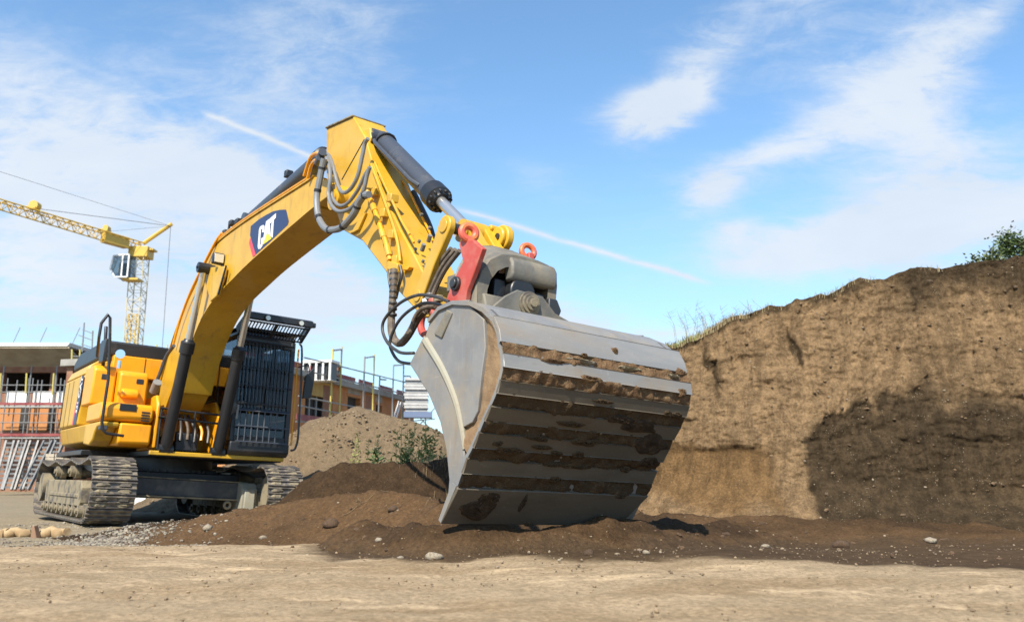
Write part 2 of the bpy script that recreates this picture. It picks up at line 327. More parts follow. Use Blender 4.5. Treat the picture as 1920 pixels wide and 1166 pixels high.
def ground_h(x, y):
    far = 1-sstep(30, 90, np.hypot(x, y))
    return vf(x, y, 0, .25, 3)*.05*far + .20*sstep(9.6, 6.2, y)*sstep(-12, 0, y)
def ridge(x, y, pts, prof=1.35):
    """height of a heap whose crest runs through pts = (x, y, height, half-width)"""
    best = np.full(x.shape, -1.0)
    for (x0,y0,h0,w0), (x1,y1,h1,w1) in zip(pts[:-1], pts[1:]):
        L2 = (x1-x0)**2+(y1-y0)**2; t = np.clip(((x-x0)*(x1-x0)+(y-y0)*(y1-y0))/L2, 0, 1)
        d = np.hypot(x-(x0+t*(x1-x0)), y-(y0+t*(y1-y0))); h = h0+t*(h1-h0); w = w0+t*(w1-w0)
        q = d/w
        best = np.maximum(best, h*(1.12*np.exp(-q**prof*1.5)-.16))
    return best
def mound_h(x, y):
    a = ridge(x, y, [(-5.25,10.25,.10,.5),(-3.6,9.9,.34,.9),(-2.6,9.5,.52,1.0),(-1.55,9.15,.68,1.0),(-.75,8.6,.60,1.0),(-.3,7.4,.42,1.0)])
    b = ridge(x, y, [(-4.0,11.0,.18,.7),(-2.95,10.9,.50,.9),(-2.1,10.8,1.0,1.15),(-1.2,10.9,.98,1.25),(-.5,11.6,1.15,1.5),(.6,11.8,1.1,1.6)])
    c = ridge(x, y, [(-1.1,6.6,.46,1.0),(-.5,5.95,.46,.75),(.25,6.2,.46,.75),(1.0,6.8,.45,.85),(2.0,8.2,.36,1.3)])
    d = ridge(x, y, [(1.6,10.0,.35,1.6),(3.0,10.2,.32,1.3),(5.5,10.1,.22,1.2)])
    return np.maximum(np.maximum(a, b), np.maximum(c, d))
xs = np.concatenate([-np.geomspace(1200, 14, 26), np.linspace(-13.6, 10, 240), np.geomspace(10.5, 1200, 26)])
ys = np.concatenate([-np.geomspace(400, 2, 12), np.linspace(-1, 2.4, 6), np.linspace(2.6, 14.5, 190), np.geomspace(15, 2500, 34)])
X, Y = np.meshgrid(xs, ys)
near = ((np.abs(X+1.8) < 12) & (Y > 2) & (Y < 15))
Z = ground_h(X, Y)
Z[near] += vf(X[near], Y[near], 2.0, 2.2, 4)*.018 + vf(X[near], Y[near], 5.0, 6.0, 4)*.010
# moist dark soil spilled round the bucket and along the foot of the bank, paler grey gravel on the left
edge = vf(X, Y, 7, .7, 4)*.5
moist = sstep(-.5, .5, edge*.8 + (Y-5.6) + .75*sstep(.9, 2.2, X) - .45*sstep(.2, -1.0, X)) * sstep(-1.5, -.3, X+edge) * (1-sstep(14, 19, Y))
moist = np.maximum(moist, .22*sstep(-.4, .4, edge+(Y-5.3))*sstep(-.8, 1.0, X)*(1-sstep(14, 19, Y)))
prox = np.zeros_like(X); pm = near & (X > -2.2)
prox[pm] = sstep(-.30, -.03, mound_h(X[pm], Y[pm]) - Z[pm] + vf(X[pm], Y[pm], 17, 1.6, 5)*.13 + vf(X[pm], Y[pm], 19, 6.0, 3)*.04)*sstep(-2.2, -1.0, X[pm])*sstep(4.7, 5.4, Y[pm])
moist = np.maximum(moist, prox*.85)
gravel = sstep(8.0, 9.0, Y+edge)*sstep(1.2, .2, X+3.2+edge)
soilA = np.stack([moist, gravel, .25+.75*gravel], -1)
ground = tag(grid_mesh('ground', X, Y, Z, soilA, ground_mat), 'pale dry compacted earth ground of the building site', kind='structure')

gx = np.concatenate([np.linspace(-6.6, 2.6, 300), np.linspace(2.65, 7.2, 70)]); gy = np.linspace(4.7, 13.4, 260)
X, Y = np.meshgrid(gx, gy)
wob = vf(X, Y, 1, .8, 4)*.14
Hm = mound_h(X+wob, Y+wob*.7)
lump = vf(X, Y, 3, 1.7, 6)*.055 + np.abs(vf(X, Y, 9, 5.0, 4))*.032 + np.maximum(0, vf(X, Y, 4, 9.0, 3)-.25)*.035
Zm = Hm + lump*np.clip((Hm+.06)*4, 0, 1) - .045
mm = np.clip(.40 + .60*sstep(9.75, 10.15, Y) + vf(X, Y, 11, .6, 3)*.35 - .12*sstep(.0, -1.5, X), 0, 1)  # back of the ridge darkened in colour for the shade there
mm = np.where(X > -.6, np.clip(.50+vf(X, Y, 12, .7, 4)*.4, 0, 1), mm)
toe = sstep(.12, .0, Zm-ground_h(X, Y)+vf(X, Y, 31, 2.5, 4)*.06)*sstep(-2.3, -1.0, X)
mound = tag(grid_mesh('soil_mound', X, Y, Zm, np.stack([mm*(1-toe), toe, np.full_like(X, .25)], -1), soil_mat), 'ridge of freshly dug brown soil in front of the tracks and under the bucket', kind='structure')
def surf(x, y):                                      # height of mound or ground at a point
    xa = np.array([[float(x)]]); ya = np.array([[float(y)]])
    w = vf(xa, ya, 1, .8, 4)*.14
    h = mound_h(xa+w, ya+w*.7); l = vf(xa, ya, 3, 1.7, 6)*.055+np.abs(vf(xa, ya, 9, 5.0, 4))*.032
    z = h + l*np.clip((h+.06)*4, 0, 1) - .045
    inside = -6.6 < x < 7.2 and 4.7 < y < 13.4
    return float(max(z[0,0] if inside else -1, ground_h(xa, ya)[0,0]+.0))

# gravelly heap behind the cab
gx = np.linspace(-9.5, 2.5, 190); gy = np.linspace(15.2, 25, 120); X, Y = np.meshgrid(gx, gy)
wob = vf(X, Y, 21, .5, 4)*.35
Hh = ridge(X+wob, Y+wob, [(-6.6,19.4,1.0,2.2),(-4.7,19.2,2.1,2.5),(-3.6,19.2,2.42,2.7),(-1.9,19.3,1.95,2.6),(-.6,19.6,1.5,2.2)], 1.5)
Zh = Hh + vf(X, Y, 22, .9, 6)*.12*np.clip(Hh+.2, 0, 1) + np.abs(vf(X, Y, 23, 3.2, 4))*.06 - .06
mh = np.clip(.25+vf(X, Y, 24, .5, 4)*.5, 0, 1)
heap = tag(grid_mesh('gravel_heap', X, Y, Zh, np.stack([mh, np.zeros_like(X), np.ones_like(X)], -1), heap_mat), 'tall rounded heap of light brown gravelly soil behind the cab', kind='structure')
def heap_z(x, y):
    xa = np.array([[float(x)]]); ya = np.array([[float(y)]]); w = vf(xa, ya, 21, .5, 4)*.35
    return float(ridge(xa+w, ya+w, [(-6.6,19.4,1.0,2.2),(-4.7,19.2,2.1,2.5),(-3.6,19.2,2.42,2.7),(-1.9,19.3,1.95,2.6),(-.6,19.6,1.5,2.2)], 1.5)[0,0])

# excavated bank on the right: columns along its foot, rows up the face and back over the top
FOOT = [(-2.5,15.2),(-.4,13.9),(1.2,12.6),(2.2,11.7),(3.0,11.25),(4.0,11.05),(5.0,10.9),(6.2,10.7),(7.6,10.4),(9.5,9.9),(12,9.0),(17,7.2)]
TOPS = [(-1.0,.05),(-.4,.7),(.3,1.7),(1.2,2.45),(2.1,2.62),(2.55,2.72),(3.0,2.92),(3.35,3.10),(3.75,3.22),(4.05,3.18),(4.4,3.26),(4.7,3.40),(4.95,3.55),(5.15,3.60),(5.45,3.55),(5.9,3.72),(6.6,3.72),(7.2,3.82),(9.5,3.95),(12,4.0),(17,4.0)]
fx = np.array([p[0] for p in FOOT]); fy = np.array([p[1] for p in FOOT]); tx = np.array([p[0] for p in TOPS]); tz = np.array([p[1] for p in TOPS])
cols = np.concatenate([np.linspace(-1.0, 1.6, 40), np.linspace(1.63, 8.6, 430), np.linspace(8.7, 17, 60)])
face = np.linspace(0, 1, 220); back = np.array([1.015,1.03,1.05,1.08,1.13,1.2,1.32,1.5,1.8,2.3,3.2,5.0]); rows = np.concatenate([face, back])
U, V = np.meshgrid(cols, rows)
FY = np.interp(U, fx, fy); FY = FY + vf(U, 0*U, 0*U, .35, 3)*.15
TZ = np.interp(U, tx, tz) + vf(U, 0*U+3, 0*U, 1.3, 5)*.085 + np.maximum(0, vf(U, 0*U+8, 0*U, 3.5, 3))*.06
Vc = np.minimum(V, 1.0)
PZ = -.12 + (TZ+.12)*Vc
PY = FY + .95*Vc**1.25 + .10*np.sin(Vc*3.0)          # setback of the face
over = np.maximum(V-1, 0); PY = PY + over*2.4; PZ = PZ - over*.16 + vf(U, PY, 0*U, .8, 4)*.07*np.clip(over*8, 0, 1)
# the slightly deeper cut on the right; rec also paints shade over it
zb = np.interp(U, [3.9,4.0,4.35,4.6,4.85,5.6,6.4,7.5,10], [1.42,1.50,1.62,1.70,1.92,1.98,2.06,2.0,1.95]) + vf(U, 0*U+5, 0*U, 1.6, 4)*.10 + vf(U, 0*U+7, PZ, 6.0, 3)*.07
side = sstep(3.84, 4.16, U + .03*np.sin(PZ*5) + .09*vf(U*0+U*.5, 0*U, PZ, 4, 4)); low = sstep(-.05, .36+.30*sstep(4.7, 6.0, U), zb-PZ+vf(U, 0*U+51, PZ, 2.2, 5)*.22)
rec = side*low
PY = PY + rec*(.09 - .04*sstep(0, 1.7, zb-PZ)*1.0)*(1-.85*sstep(4.5, 5.8, U)) * (1-sstep(-.05, .25, .25-PZ)*.8)
# foot slump, vertical tooth grooves in the clay, gullies and lumps
groove = np.exp(-((U-3.05)/.05)**2)+np.exp(-((U-3.42)/.06)**2)+np.exp(-((U-3.62)/.04)**2)
clay = (1-sstep(3.40, 3.66, U+vf(U*.3, 0*U, PZ, 1.5, 4)*.14))*(1-sstep(1.08, 1.26, PZ+vf(U, 0*U, PZ, 1.2, 4)*.22))*sstep(.22, .50, PZ+vf(U, 0*U+3, PZ*.3, 1.5, 4)*.25)
PY = PY + clay*.10*sstep(1.28, 1.05, PZ) - groove*clay*.03
gw = vf(U*2, 0*U+41, PZ, 3.5, 4)
gully = np.exp(-((U-(2.92+.05*np.sin(PZ*4)+.09*gw))/(.05+.03*gw))**2)*sstep(1.6, 2.1, PZ+.3*gw)*sstep(2.85, 2.4, PZ)*.8 + np.exp(-((U-(4.05+.12*(2.75-PZ)+.12*gw))/(.07+.05*gw))**2)*sstep(2.25, 2.45, PZ+.2*gw)*sstep(2.95, 2.7, PZ)*.8
PY = PY + gully*.10
PY = PY - .55*sstep(.5, -.1, PZ)*(.6+.4*np.sin(U*2.3)) - .25*sstep(.75, .1, PZ)
amp = 1-.62*clay
big = vf(U, PZ*1.2, 0*U, .9, 5); mid = vf(U, PZ*1.6, 0*U+4, 3.0, 5); fin = vf(U, PZ, 0*U+7, 11.0, 4)
vert = vf(U*2.6, PZ*.35, 0*U+33, 2.0, 5)
ledge = vf(U*.7, PZ*3.2, 0*U+9, 2.4, 5)
PY = PY + amp*(big*.08 + mid*.032 + np.abs(mid)*.018 + vert*.05 + fin*.024 + vf(U, PZ, 0*U+21, 24.0, 3)*.010 + np.maximum(0, ledge-.12)*.035*(.4+.5*rec))
PX = U + amp*vf(U, PZ, 0*U+13, 2.0, 4)*.06
moist_shade = np.clip(.05 + .75*rec*sstep(6.2, 4.5, U+vf(U, PZ, 0*U+2, .8, 3)) + .36*rec + .34*sstep(3.4, 6.4, U) + vf(U, PZ, 0*U+15, .7, 4)*.30 + .30*sstep(2.9, 3.6, PZ+.5*vf(U, PZ, 0*U, .6, 3))*sstep(4.4, 5.6, U) + .9*gully + .35*sstep(.45, 0, PZ), 0, 1)  # shade of cut and gullies painted in, added to the moist tone
topedge = np.clip(sstep(.94, .985, Vc+vf(U, 0*U+6, 0*U, 2.5, 4)*.04)*.62, 0, 1); moist_shade = np.maximum(moist_shade*(1-clay*.85), topedge)
bank = tag(grid_mesh('embankment', PX, PY, PZ, np.stack([moist_shade, np.clip(clay, 0, 1), .35+.4*(1-clay)], -1), bank_mat), 'steep excavated bank of brown stony soil with a cut darkened by painted shade on the right', kind='structure')
bankP = np.stack([PX, PY, PZ], -1)
ncol, nface = len(cols), len(face)

# ------------------------------------------------------------------ loose stones
def stone_mesh(name, seed, material, sub=1, flat=.75):
    bm = bmesh.new(); bmesh.ops.create_icosphere(bm, subdivisions=sub, radius=1)
    for v in bm.verts:
        n = noise.noise(v.co*1.3+Vector((seed*7.1, seed, 0)))
        v.co *= 1+.45*n; v.co.z *= flat; v.co.x *= 1.25
    me = bpy.data.meshes.new(name); bm.to_mesh(me); bm.free(); me.materials.append(material); me.shade_smooth() if sub > 1 else None
    return me
stone_mat = mat('pale_stone', (.25,.215,.165), .9, 0, (.16,.125,.085), 3, .4, .65, bump=.4, bscale=14)
clod_mat = mat('brown_clod', (.085,.05,.027), .95, 0, (.05,.03,.017), 5, bump=.8, bscale=16)
dull_stone = mat('dull_stone', (.25,.20,.14), .9, 0, (.14,.10,.065), 3, .35, .65, bump=.4, bscale=14)
def scatter(name, label, pts, smin, smax, material, seed):
    r = random.Random(seed); vs_, fs_ = [], []
    bm = bmesh.new(); bmesh.ops.create_icosphere(bm, subdivisions=1, radius=1)
    bv = [v.co.copy() for v in bm.verts]; bf = [[v.index for v in f.verts] for f in bm.faces]; bm.free()
    for p in pts:
        s = smin*(smax/smin)**(r.random()**2.2); R = Matrix.Rotation(r.random()*6.3, 3, 'Z') @ Matrix.Rotation(r.random()*.8, 3, 'X'); k = len(vs_)
        sc = Vector((s*(.9+.6*r.random()), s*(.7+.4*r.random()), s*(.55+.35*r.random())))
        for v in bv:
            q = v*(1+.3*(r.random()-.5)); q = R @ Vector((q.x*sc.x, q.y*sc.y, q.z*sc.z)); vs_.append((p[0]+q.x, p[1]+q.y, p[2]+q.z))
        fs_ += [[i+k for i in f] for f in bf]
    me = bpy.data.meshes.new(name); me.from_pydata(vs_, [], fs_); me.update(); me.materials.append(material)
    o = bpy.data.objects.new(name, me); C.objects.link(o); return tag(o, label, kind='stuff')
pts = []
for _ in range(3800):                                # gravel at the left, in front of the track
    x = random.uniform(-9, -3.0); y = random.uniform(8.3, 13) ; z = surf(x, y)
    pts.append((x, y, z+.004))
for _ in range(2200):
    x = random.gauss(-4.55, .30); y = random.gauss(9.75, .30); pts.append((x, y, surf(x, y)+.006))
scatter('gravel', 'loose grey gravel scattered on the ground before the near track', pts, .004, .024, mat('grey_gravel', (.25,.22,.17), .9, 0, (.12,.10,.08), 9, .4, .6), 1)
pts = []
for _ in range(3200):
    x = random.uniform(-4.8, 6.5); y = random.uniform(5.2, 11)
    if surf(x, y) < float(ground_h(np.array([[x]]), np.array([[y]]))[0,0])+.02 and random.random() < .85: continue
    pts.append((x, y, surf(x, y)+.002))
scatter('soil_crumbs', 'crumbs of brown soil lying on the dug mound', pts, .004, .026, clod_mat, 2)
pts = []
for _ in range(380):
    x = random.uniform(-4.2, 6.5); y = random.uniform(6.2, 10.6); pts.append((x, y, surf(x, y)+.004))
for _ in range(90):
    x = random.gauss(.4, 1.3); y = 5.45+.45*max(0,x)+random.gauss(0, .25); pts.append((x, y, surf(x, y)+.006))
scatter('pebbles', 'small pale pebbles mixed into the spilled soil', pts, .003, .016, dull_stone, 3)
pts = []
for _ in range(520):                                # pebbles sitting in the face of the bank
    c = random.randrange(40, ncol-50); r = random.randrange(8, nface-2)
    if clay[r, c] > .4 and random.random() < .8: continue
    if rec[r, c] > .4 and random.random() < .65: continue
    p = bankP[r, c]; pts.append((p[0], p[1]-.004, p[2]))
scatter('bank_pebbles', 'pale pebbles stuck in the face of the excavated bank', pts, .003, .020, dull_stone, 4)
pts = []
for _ in range(650):
    c = random.randrange(40, ncol-50); r = random.randrange(2, nface-2)
    if clay[r, c] > .3: continue
    p = bankP[r, c]; pts.append((p[0], p[1], p[2]))
scatter('bank_clods', 'brown clods clinging to the face of the excavated bank', pts, .008, .036, mat('bank_clod', (.14,.09,.048), .95, 0, (.06,.039,.022), 6, bump=.6, bscale=16), 5)
pts = []
for _ in range(1500):
    x = random.gauss(-3.4, 1.8); y = random.uniform(16.2, 19.4); pts.append((x, y, heap_z(x, y)-.02))
scatter('heap_stones', 'small stones lying over the slope of the gravel heap', pts, .008, .045, mat('heap_stone', (.22,.165,.105), .9, 0, (.13,.09,.052), 7), 6)
pts = []
for _ in range(4200):                                # fine grit over the compacted ground
    y = 3.2+5.8*random.random()**.8; x = random.uniform(-.72, .72)*y; pts.append((x, y, surf(x, y)+.001))
scatter('grit', 'fine grit and crumbs on the pale compacted ground', pts, .002, .011, mat('tan_grit', (.24,.175,.105), .9, 0, (.11,.075,.045), 6, .4, .6), 8)
# a few stones big enough to point at
STONES = [(-.50,5.50,.042,'rounded cream stone, largest one lying in front of the bucket corner'),(-.72,5.55,.022,'pale stone lying just left of the largest cream stone'),
 (-.95,6.1,.022,'small whitish stone under the lower left bucket corner'),(-2.55,8.75,.035,'white stone at the front edge of the soil ridge'),
 (.9,5.75,.022,'flat tan stone on the ground before the middle of the bucket'),(2.1,7.1,.028,'pale stone on the dirt right of the bucket'),
 (-3.3,9.25,.05,'yellowish stone half buried high on the soil ridge'),(4.55,9.3,.05,'whitish stone on the dark ground at the foot of the bank')]
for i, (x, y, s, lab) in enumerate(STONES):
    o = link_mesh('stone', stone_mesh('stone', i+3, stone_mat, 2), None, (x, y, surf(x, y)+s*.25), (0, 0, i*1.3)); o.scale = (s,)*3
    tag(o, lab, 'stone', 'loose stones on the soil')
for i, (x, y, s, lab) in enumerate([(-1.85,8.75,.07,'dark clod of soil low on the ridge'),(-1.2,8.6,.05,'brown clod of soil beside the dry straw on the ridge'),(.5,5.6,.035,'brown clod of soil before the bucket'),(3.3,8.6,.07,'brown clod of soil on the dark ground by the bank foot')]):
    o = link_mesh('soil_clod', stone_mesh('soil_clod', i+31, clod_mat, 2), None, (x, y, surf(x, y)+s*.3), (0, 0, i)); o.scale = (s,)*3
    tag(o, lab, 'clod', 'clods on the spilled soil')
# ------------------------------------------------------------------ the excavator; machine frame: X forward, Y to its left, Z up
MX, MY, TH, RO = -5.973, 14.5, 0.6533, 0.04155
Fv = Vector((math.sin(TH), -math.cos(TH), 0)); Lf = Vector((math.cos(TH), math.sin(TH), 0)); Uv = Vector((0,0,1))
Lr = Lf*math.cos(RO)-Uv*math.sin(RO); Ur = Uv*math.cos(RO)+Lf*math.sin(RO)
ex = thing('excavator', 'large yellow tracked excavator with its wide grey bucket held out over the soil', 'excavator')
ex.matrix_world = Matrix(((Fv.x,Lr.x,Ur.x,MX),(Fv.y,Lr.y,Ur.y,MY),(Fv.z,Lr.z,Ur.z,0),(0,0,0,1)))
Rm = Matrix((Fv, Lr, Ur)); Om = Vector((MX, MY, 0)); Cm = Rm @ (Vector((0,0,EYE))-Om)
def ray(px, py):                                     # direction of a sight line measured on the photograph, in the machine frame
    a = (px-960)/FPX; b = -(py-583)/FPX
    return Rm @ Vector((a, math.cos(PITCH)-b*math.sin(PITCH), math.sin(PITCH)+b*math.cos(PITCH)))
def pY(px, py, Y): d = ray(px, py); return Cm + d*((Y-Cm.y)/d.y)      # measured point on a plane of the machine
def pX(px, py, X): d = ray(px, py); return Cm + d*((X-Cm.x)/d.x)
def XZ(pts, Y): return [(p.x, p.z) for p in (pY(a, b, Y) for a, b in pts)]

M['paledust'] = mat('dusty_grey_steel', (.24,.235,.19), .75, 0, (.24,.22,.17), 5, grime=.4, bump=.2, bscale=20)
M['beam'] = mat('scuffed_beam', (.045,.046,.05), .55, .1, (.09,.09,.088), 4, .45, .7, dust=(.17,.145,.10), dscale=3, dlo=.45, dhi=.8, damt=.6)
# ---- undercarriage
RAD, XF, XB = .445, 1.72, -2.30
def track_path():
    P = []; n = 14
    for i in range(22): P.append((XB+(XF-XB)*i/21, .045))
    for i in range(1, n): t = -math.pi/2+math.pi*i/n; P.append((XF+RAD*math.cos(t), .045+RAD+RAD*math.sin(t)))
    for i in range(22):
        x = XF-(XF-XB)*i/21; sag = -.075*abs(math.sin(math.pi*i/7))**1.3
        P.append((x, .045+2*RAD+sag))
    for i in range(1, n): t = math.pi/2+math.pi*i/n; P.append((XB+RAD*math.cos(t), .045+RAD+RAD*math.sin(t)))
    return P
TP = np.array(track_path()+[track_path()[0]]); seg = np.hypot(*np.diff(TP, axis=0).T); cum = np.concatenate([[0], np.cumsum(seg)])
PITCHL = cum[-1]/56
sh = MB(); wS, lS = .30, PITCHL*.5-.004               # shoe: local x along the path, y across, z outward
sh.box2((-lS,-wS,-.012),(lS,wS,.006))
for gx_ in (-lS+.012, 0.0, lS-.012): sh.prism([(gx_-.011,.006),(gx_+.011,.006),(gx_+.007,.032),(gx_-.007,.032)], -wS, wS, 'y')
shoe_me = sh.mesh('track_shoe', M['shoe'])
cake = MB()
for sy in (-1, 1):
    for gx_ in (-.05, .045):
        k = 5; cake.sheet([[(gx_+(-.036+.072*i/(k-1)), sy*.15+(-.11+.22*j/(k-1))*(.8+.3*random.random()), .004+(.026 if 0<i<k-1 and 0<j<k-1 else -.004)*(.9+random.random()*.6)) for j in range(k)] for i in range(k)])
cake_me = cake.mesh('caked_dirt', M['dusty'])
def make_track(yc, vis):
    fr = MB()
    fr.prism([(-1.75,.24),(1.25,.24),(1.30,.30),(1.30,.52),(1.18,.62),(-1.7,.62),(-1.8,.5)], yc-.26, yc+.26)
    fr.box2((-1.3, yc-.275, .36),(1.1, yc+.275, .42))
    tr_ = fr.build('crawler_track', M['dusty'], ex, .012)
    b = MB(); b.cyl((XF,yc-.10,.49),(XF,yc+.10,.49),.38,n=28); b.cyl((XF,yc-.17,.49),(XF,yc+.17,.49),.17,n=18); b.build('idler', M['dusty'], tr_)
    b = MB(); b.cyl((XB,yc-.07,.49),(XB,yc+.07,.49),.37,n=28); b.cyl((XB,yc-.27,.49),(XB,yc+.2,.49),.25,n=20); b.build('drive_sprocket', M['dusty'], tr_)
    rl = MB(); rl.cyl((0,-.27,0),(0,.27,0),.085,n=14); rl.cyl((0,-.20,0),(0,-.12,0),.115,n=16); rl.cyl((0,.12,0),(0,.20,0),.115,n=16); rl.cyl((0,-.30,0),(0,.30,0),.04,n=10)
    rme = rl.mesh('roller', M['dusty'])
    for i in range(8): link_mesh('roller', rme, tr_, (-1.75+i*.43, yc, .175))
    for i in range(2): link_mesh('carrier_roller', rme, tr_, (-.95+i*1.25, yc, .76))
    ch = MB()                                         # link chain: two rails just inside the shoes
    for sy in (-.09, .09):
        pp = [Vector((x, yc+sy, z)) for x, z in TP[:-1]]; cen = Vector((-.3, yc+sy, .49))
        inn = []
        for i, p in enumerate(pp):
            d = Vector((TP[(i+1)%len(pp)][0]-TP[i-1][0], 0, TP[(i+1)%len(pp)][1]-TP[i-1][1])).normalized(); nrm = Vector((-d.z, 0, d.x)); inn.append(p+nrm*.10)
        inn.append(inn[0]); pp.append(pp[0])
        ch.sheet([[p+Vector((0,-.025,0)), q+Vector((0,-.025,0)), q+Vector((0,.025,0)), p+Vector((0,.025,0))] for p, q in zip(pp, inn)])
    ch.build('link_chain', M['darksteel'], tr_)
    for k in range(56):
        s = (k+.5)*PITCHL; i = min(np.searchsorted(cum, s)-1, len(seg)-1); t = (s-cum[i])/seg[i]
        p = TP[i]+(TP[i+1]-TP[i])*t
        s0 = (s-.06) % cum[-1]; s1 = (s+.06) % cum[-1]
        q = [np.array([np.interp(ss, cum, TP[:,0]), np.interp(ss, cum, TP[:,1])]) for ss in (s0, s1)]
        d = q[1]-q[0]; ang = math.atan2(d[1], d[0])
        o = link_mesh('track_shoe', shoe_me, tr_, (p[0], yc, p[1]), (math.pi, 0, 0)); o.rotation_euler = Matrix(((math.cos(ang),0,math.sin(ang)),(0,-1,0),(math.sin(ang),0,-math.cos(ang)))).to_euler()
        if p[0] > 1.5 and vis and k % 5 != 2:
            c = link_mesh('caked_dirt', cake_me, tr_, o.location, o.rotation_euler)
    return tr_
t1 = make_track(-1.28, True); t1['label'] = 'near crawler track with caked pale dirt'
t2 = make_track(1.28, True); t2['label'] = 'far crawler track half hidden by the mound'
cb = MB(); cb.box2((-1.1,-.95,.38),(.9,.95,.80)); cb.prism([(-.95,.36),(.98,.36),(.98,.44),(-.95,.44)], 1.02, 1.16, 'x') if False else None
car = cb.build('carbody', M['black'], ex, .02)
b = MB(); b.quadbox([(.9,-1.0,.44),(1.12,-1.0,.44),(1.12,1.02,.40),(.9,1.02,.40),(.9,-1.0,.70),(1.12,-1.0,.70),(1.12,1.02,.66),(.9,1.02,.66)]); b.build('cross_beam', M['beam'], car, .01)
b = MB(); b.quadbox([(.9,-1.0,.41),(1.17,-1.0,.41),(1.17,1.02,.37),(.9,1.02,.37),(.9,-1.0,.438),(1.17,-1.0,.438),(1.17,1.02,.398),(.9,1.02,.398)]); b.quadbox([(.9,-1.0,.702),(1.14,-1.0,.702),(1.14,1.02,.662),(.9,1.02,.662),(.9,-1.0,.722),(1.14,-1.0,.722),(1.14,1.02,.682),(.9,1.02,.682)]); b.build('beam_flange', M['dusty'], car, .004)
b = MB(); b.prism([(.86,.06),(1.26,.06),(1.34,.16),(1.34,.56),(1.22,.67),(.86,.67)], .86, 1.12); b.prism([(1.335,.14),(1.37,.18),(1.37,.52),(1.335,.58)], .90, 1.08); b.build('beam_end_block', M['paledust'], car, .025)
b = MB(); b.torus((1.16,.70,.30), (1,0,0), .05, .022); b.build('tow_eye', M['dusty'], car)
b = MB(); b.cyl((0,0,.74),(0,0,.86),.80,n=44); b.cyl((0,0,.86),(0,0,1.02),.72,n=44)
for i in range(48):
    a = i/48*2*math.pi; b.box2((.80*math.cos(a)-.02,.80*math.sin(a)-.02,.77),(.80*math.cos(a)+.02,.80*math.sin(a)+.02,.84))
b.build('slewing_ring', M['darksteel'], ex)

# ---- house
fp = [(1.72,-1.46),(1.72,1.40),(-2.0,1.40),(-2.7,1.15),(-3.1,.6),(-3.1,-.6),(-2.7,-1.15),(-2.0,-1.46)]
b = MB(); b.prism([(1.60,-.74),(1.60,1.38),(-1.9,1.36),(-2.6,1.1),(-3.0,.6),(-3.0,-.6),(-2.6,-1.1),(-1.9,-1.44),(.3,-1.44),(.3,-.74)], 1.02, 1.10, 'z'); uf = b.build('upper_frame', M['black'], ex, .01)
b = MB(); b.box2((1.602,-.74,1.035),(1.65,1.40,1.10)); b.build('front_lip', M['yellow'], uf, .01)
# right side: counterweight and engine doors
side_poly = [(1.30,-1.50),(-1.62,-1.50),(-1.95,-1.45),(-2.35,-1.28),(-2.75,-.95),(-3.05,-.5),(-3.1,0),(-3.05,.5),(-2.75,.95),(-2.35,1.28),(-1.95,1.42),(-.1,1.42),(-.1,-.74),(.55,-.74),(.55,-1.49)]
sp1 = [(.70,-1.50),(-.30,-1.50)]
b = MB(); b.prism([(-.06,-1.50),(-1.60,-1.50),(-1.95,-1.44),(-2.35,-1.26),(-2.75,-.95),(-3.05,-.5),(-3.1,0),(-3.05,.5),(-2.75,.95),(-2.35,1.26),(-1.95,1.40),(-.06,1.40)], 1.50, 2.34, 'z')
cw = b.build('engine_house', M['yellow'], ex, .035)
# sloped upper edge of the side (a frustum), then the skirt below
def loft(polys, zs):
    m = MB(); n = len(polys[0]); m.v = [(x, y, z) for poly, z in zip(polys, zs) for x, y in poly]
    for k in range(len(zs)-1):
        for i in range(n): m.f.append((k*n+i, (k*n+(i+1)%n), (k+1)*n+(i+1)%n, (k+1)*n+i))
    m.f += [tuple(reversed(range(n))), tuple(range((len(zs)-1)*n, len(zs)*n))]
    return m
def shrink(poly, d): return [(x+(d if x < -1.7 else 0)*(1 if x < 0 else -1), y-(d if y > 0 else -d) if abs(y) > .4 else y) for x, y in poly]
ring = [(-.06,1.40),(-1.95,1.40),(-2.35,1.26),(-2.75,.95),(-3.05,.5),(-3.1,0),(-3.05,-.5),(-2.75,-.95),(-2.35,-1.26),(-1.95,-1.44),(-1.60,-1.50),(-.06,-1.50)]
loft([ring, shrink(ring, .07), shrink(ring, .20)], [2.345, 2.50, 2.60]).build('house_shoulder', M['yellow'], cw, .02)
ring2 = [(.58,1.36),(-1.95,1.36),(-2.35,1.22),(-2.75,.92),(-3.02,.5),(-3.07,0),(-3.02,-.5),(-2.75,-.92),(-2.35,-1.22),(-1.95,-1.42),(-1.60,-1.485),(.58,-1.485)]
loft([shrink(ring2, .30), shrink(ring2, .06), ring2], [1.16, 1.22, 1.485]).build('counterweight_skirt', M['yellow'], cw, .02)
b = MB(); b.box2((-2.9,-1.18,2.61),(.02,1.25,2.70)); b.prism([(-2.85,2.70),(.05,2.70),(.05,2.94),(-.3,2.99),(-2.4,2.99),(-2.8,2.86)], -1.22, 1.28); b.build('engine_hood', M['black'], cw, .03)
b = MB(); b.box2((-.05,-1.12,2.345),(.16,.9,2.70)); b.build('bulkhead', M['orange_yellow'], cw, .015)
b = MB()
for y in (-.62, .05): b.box2((.158,y-.006,2.36),(.166,y+.006,2.69))
b.build('panel_gap', M['black'], cw)
for x in (-.85, -1.25, -1.68):                        # door gaps on the side
    b = MB(); b.box2((x-.008,-1.504,1.52),(x+.008,-1.49,2.30)); b.build('door_gap', M['black'], cw)
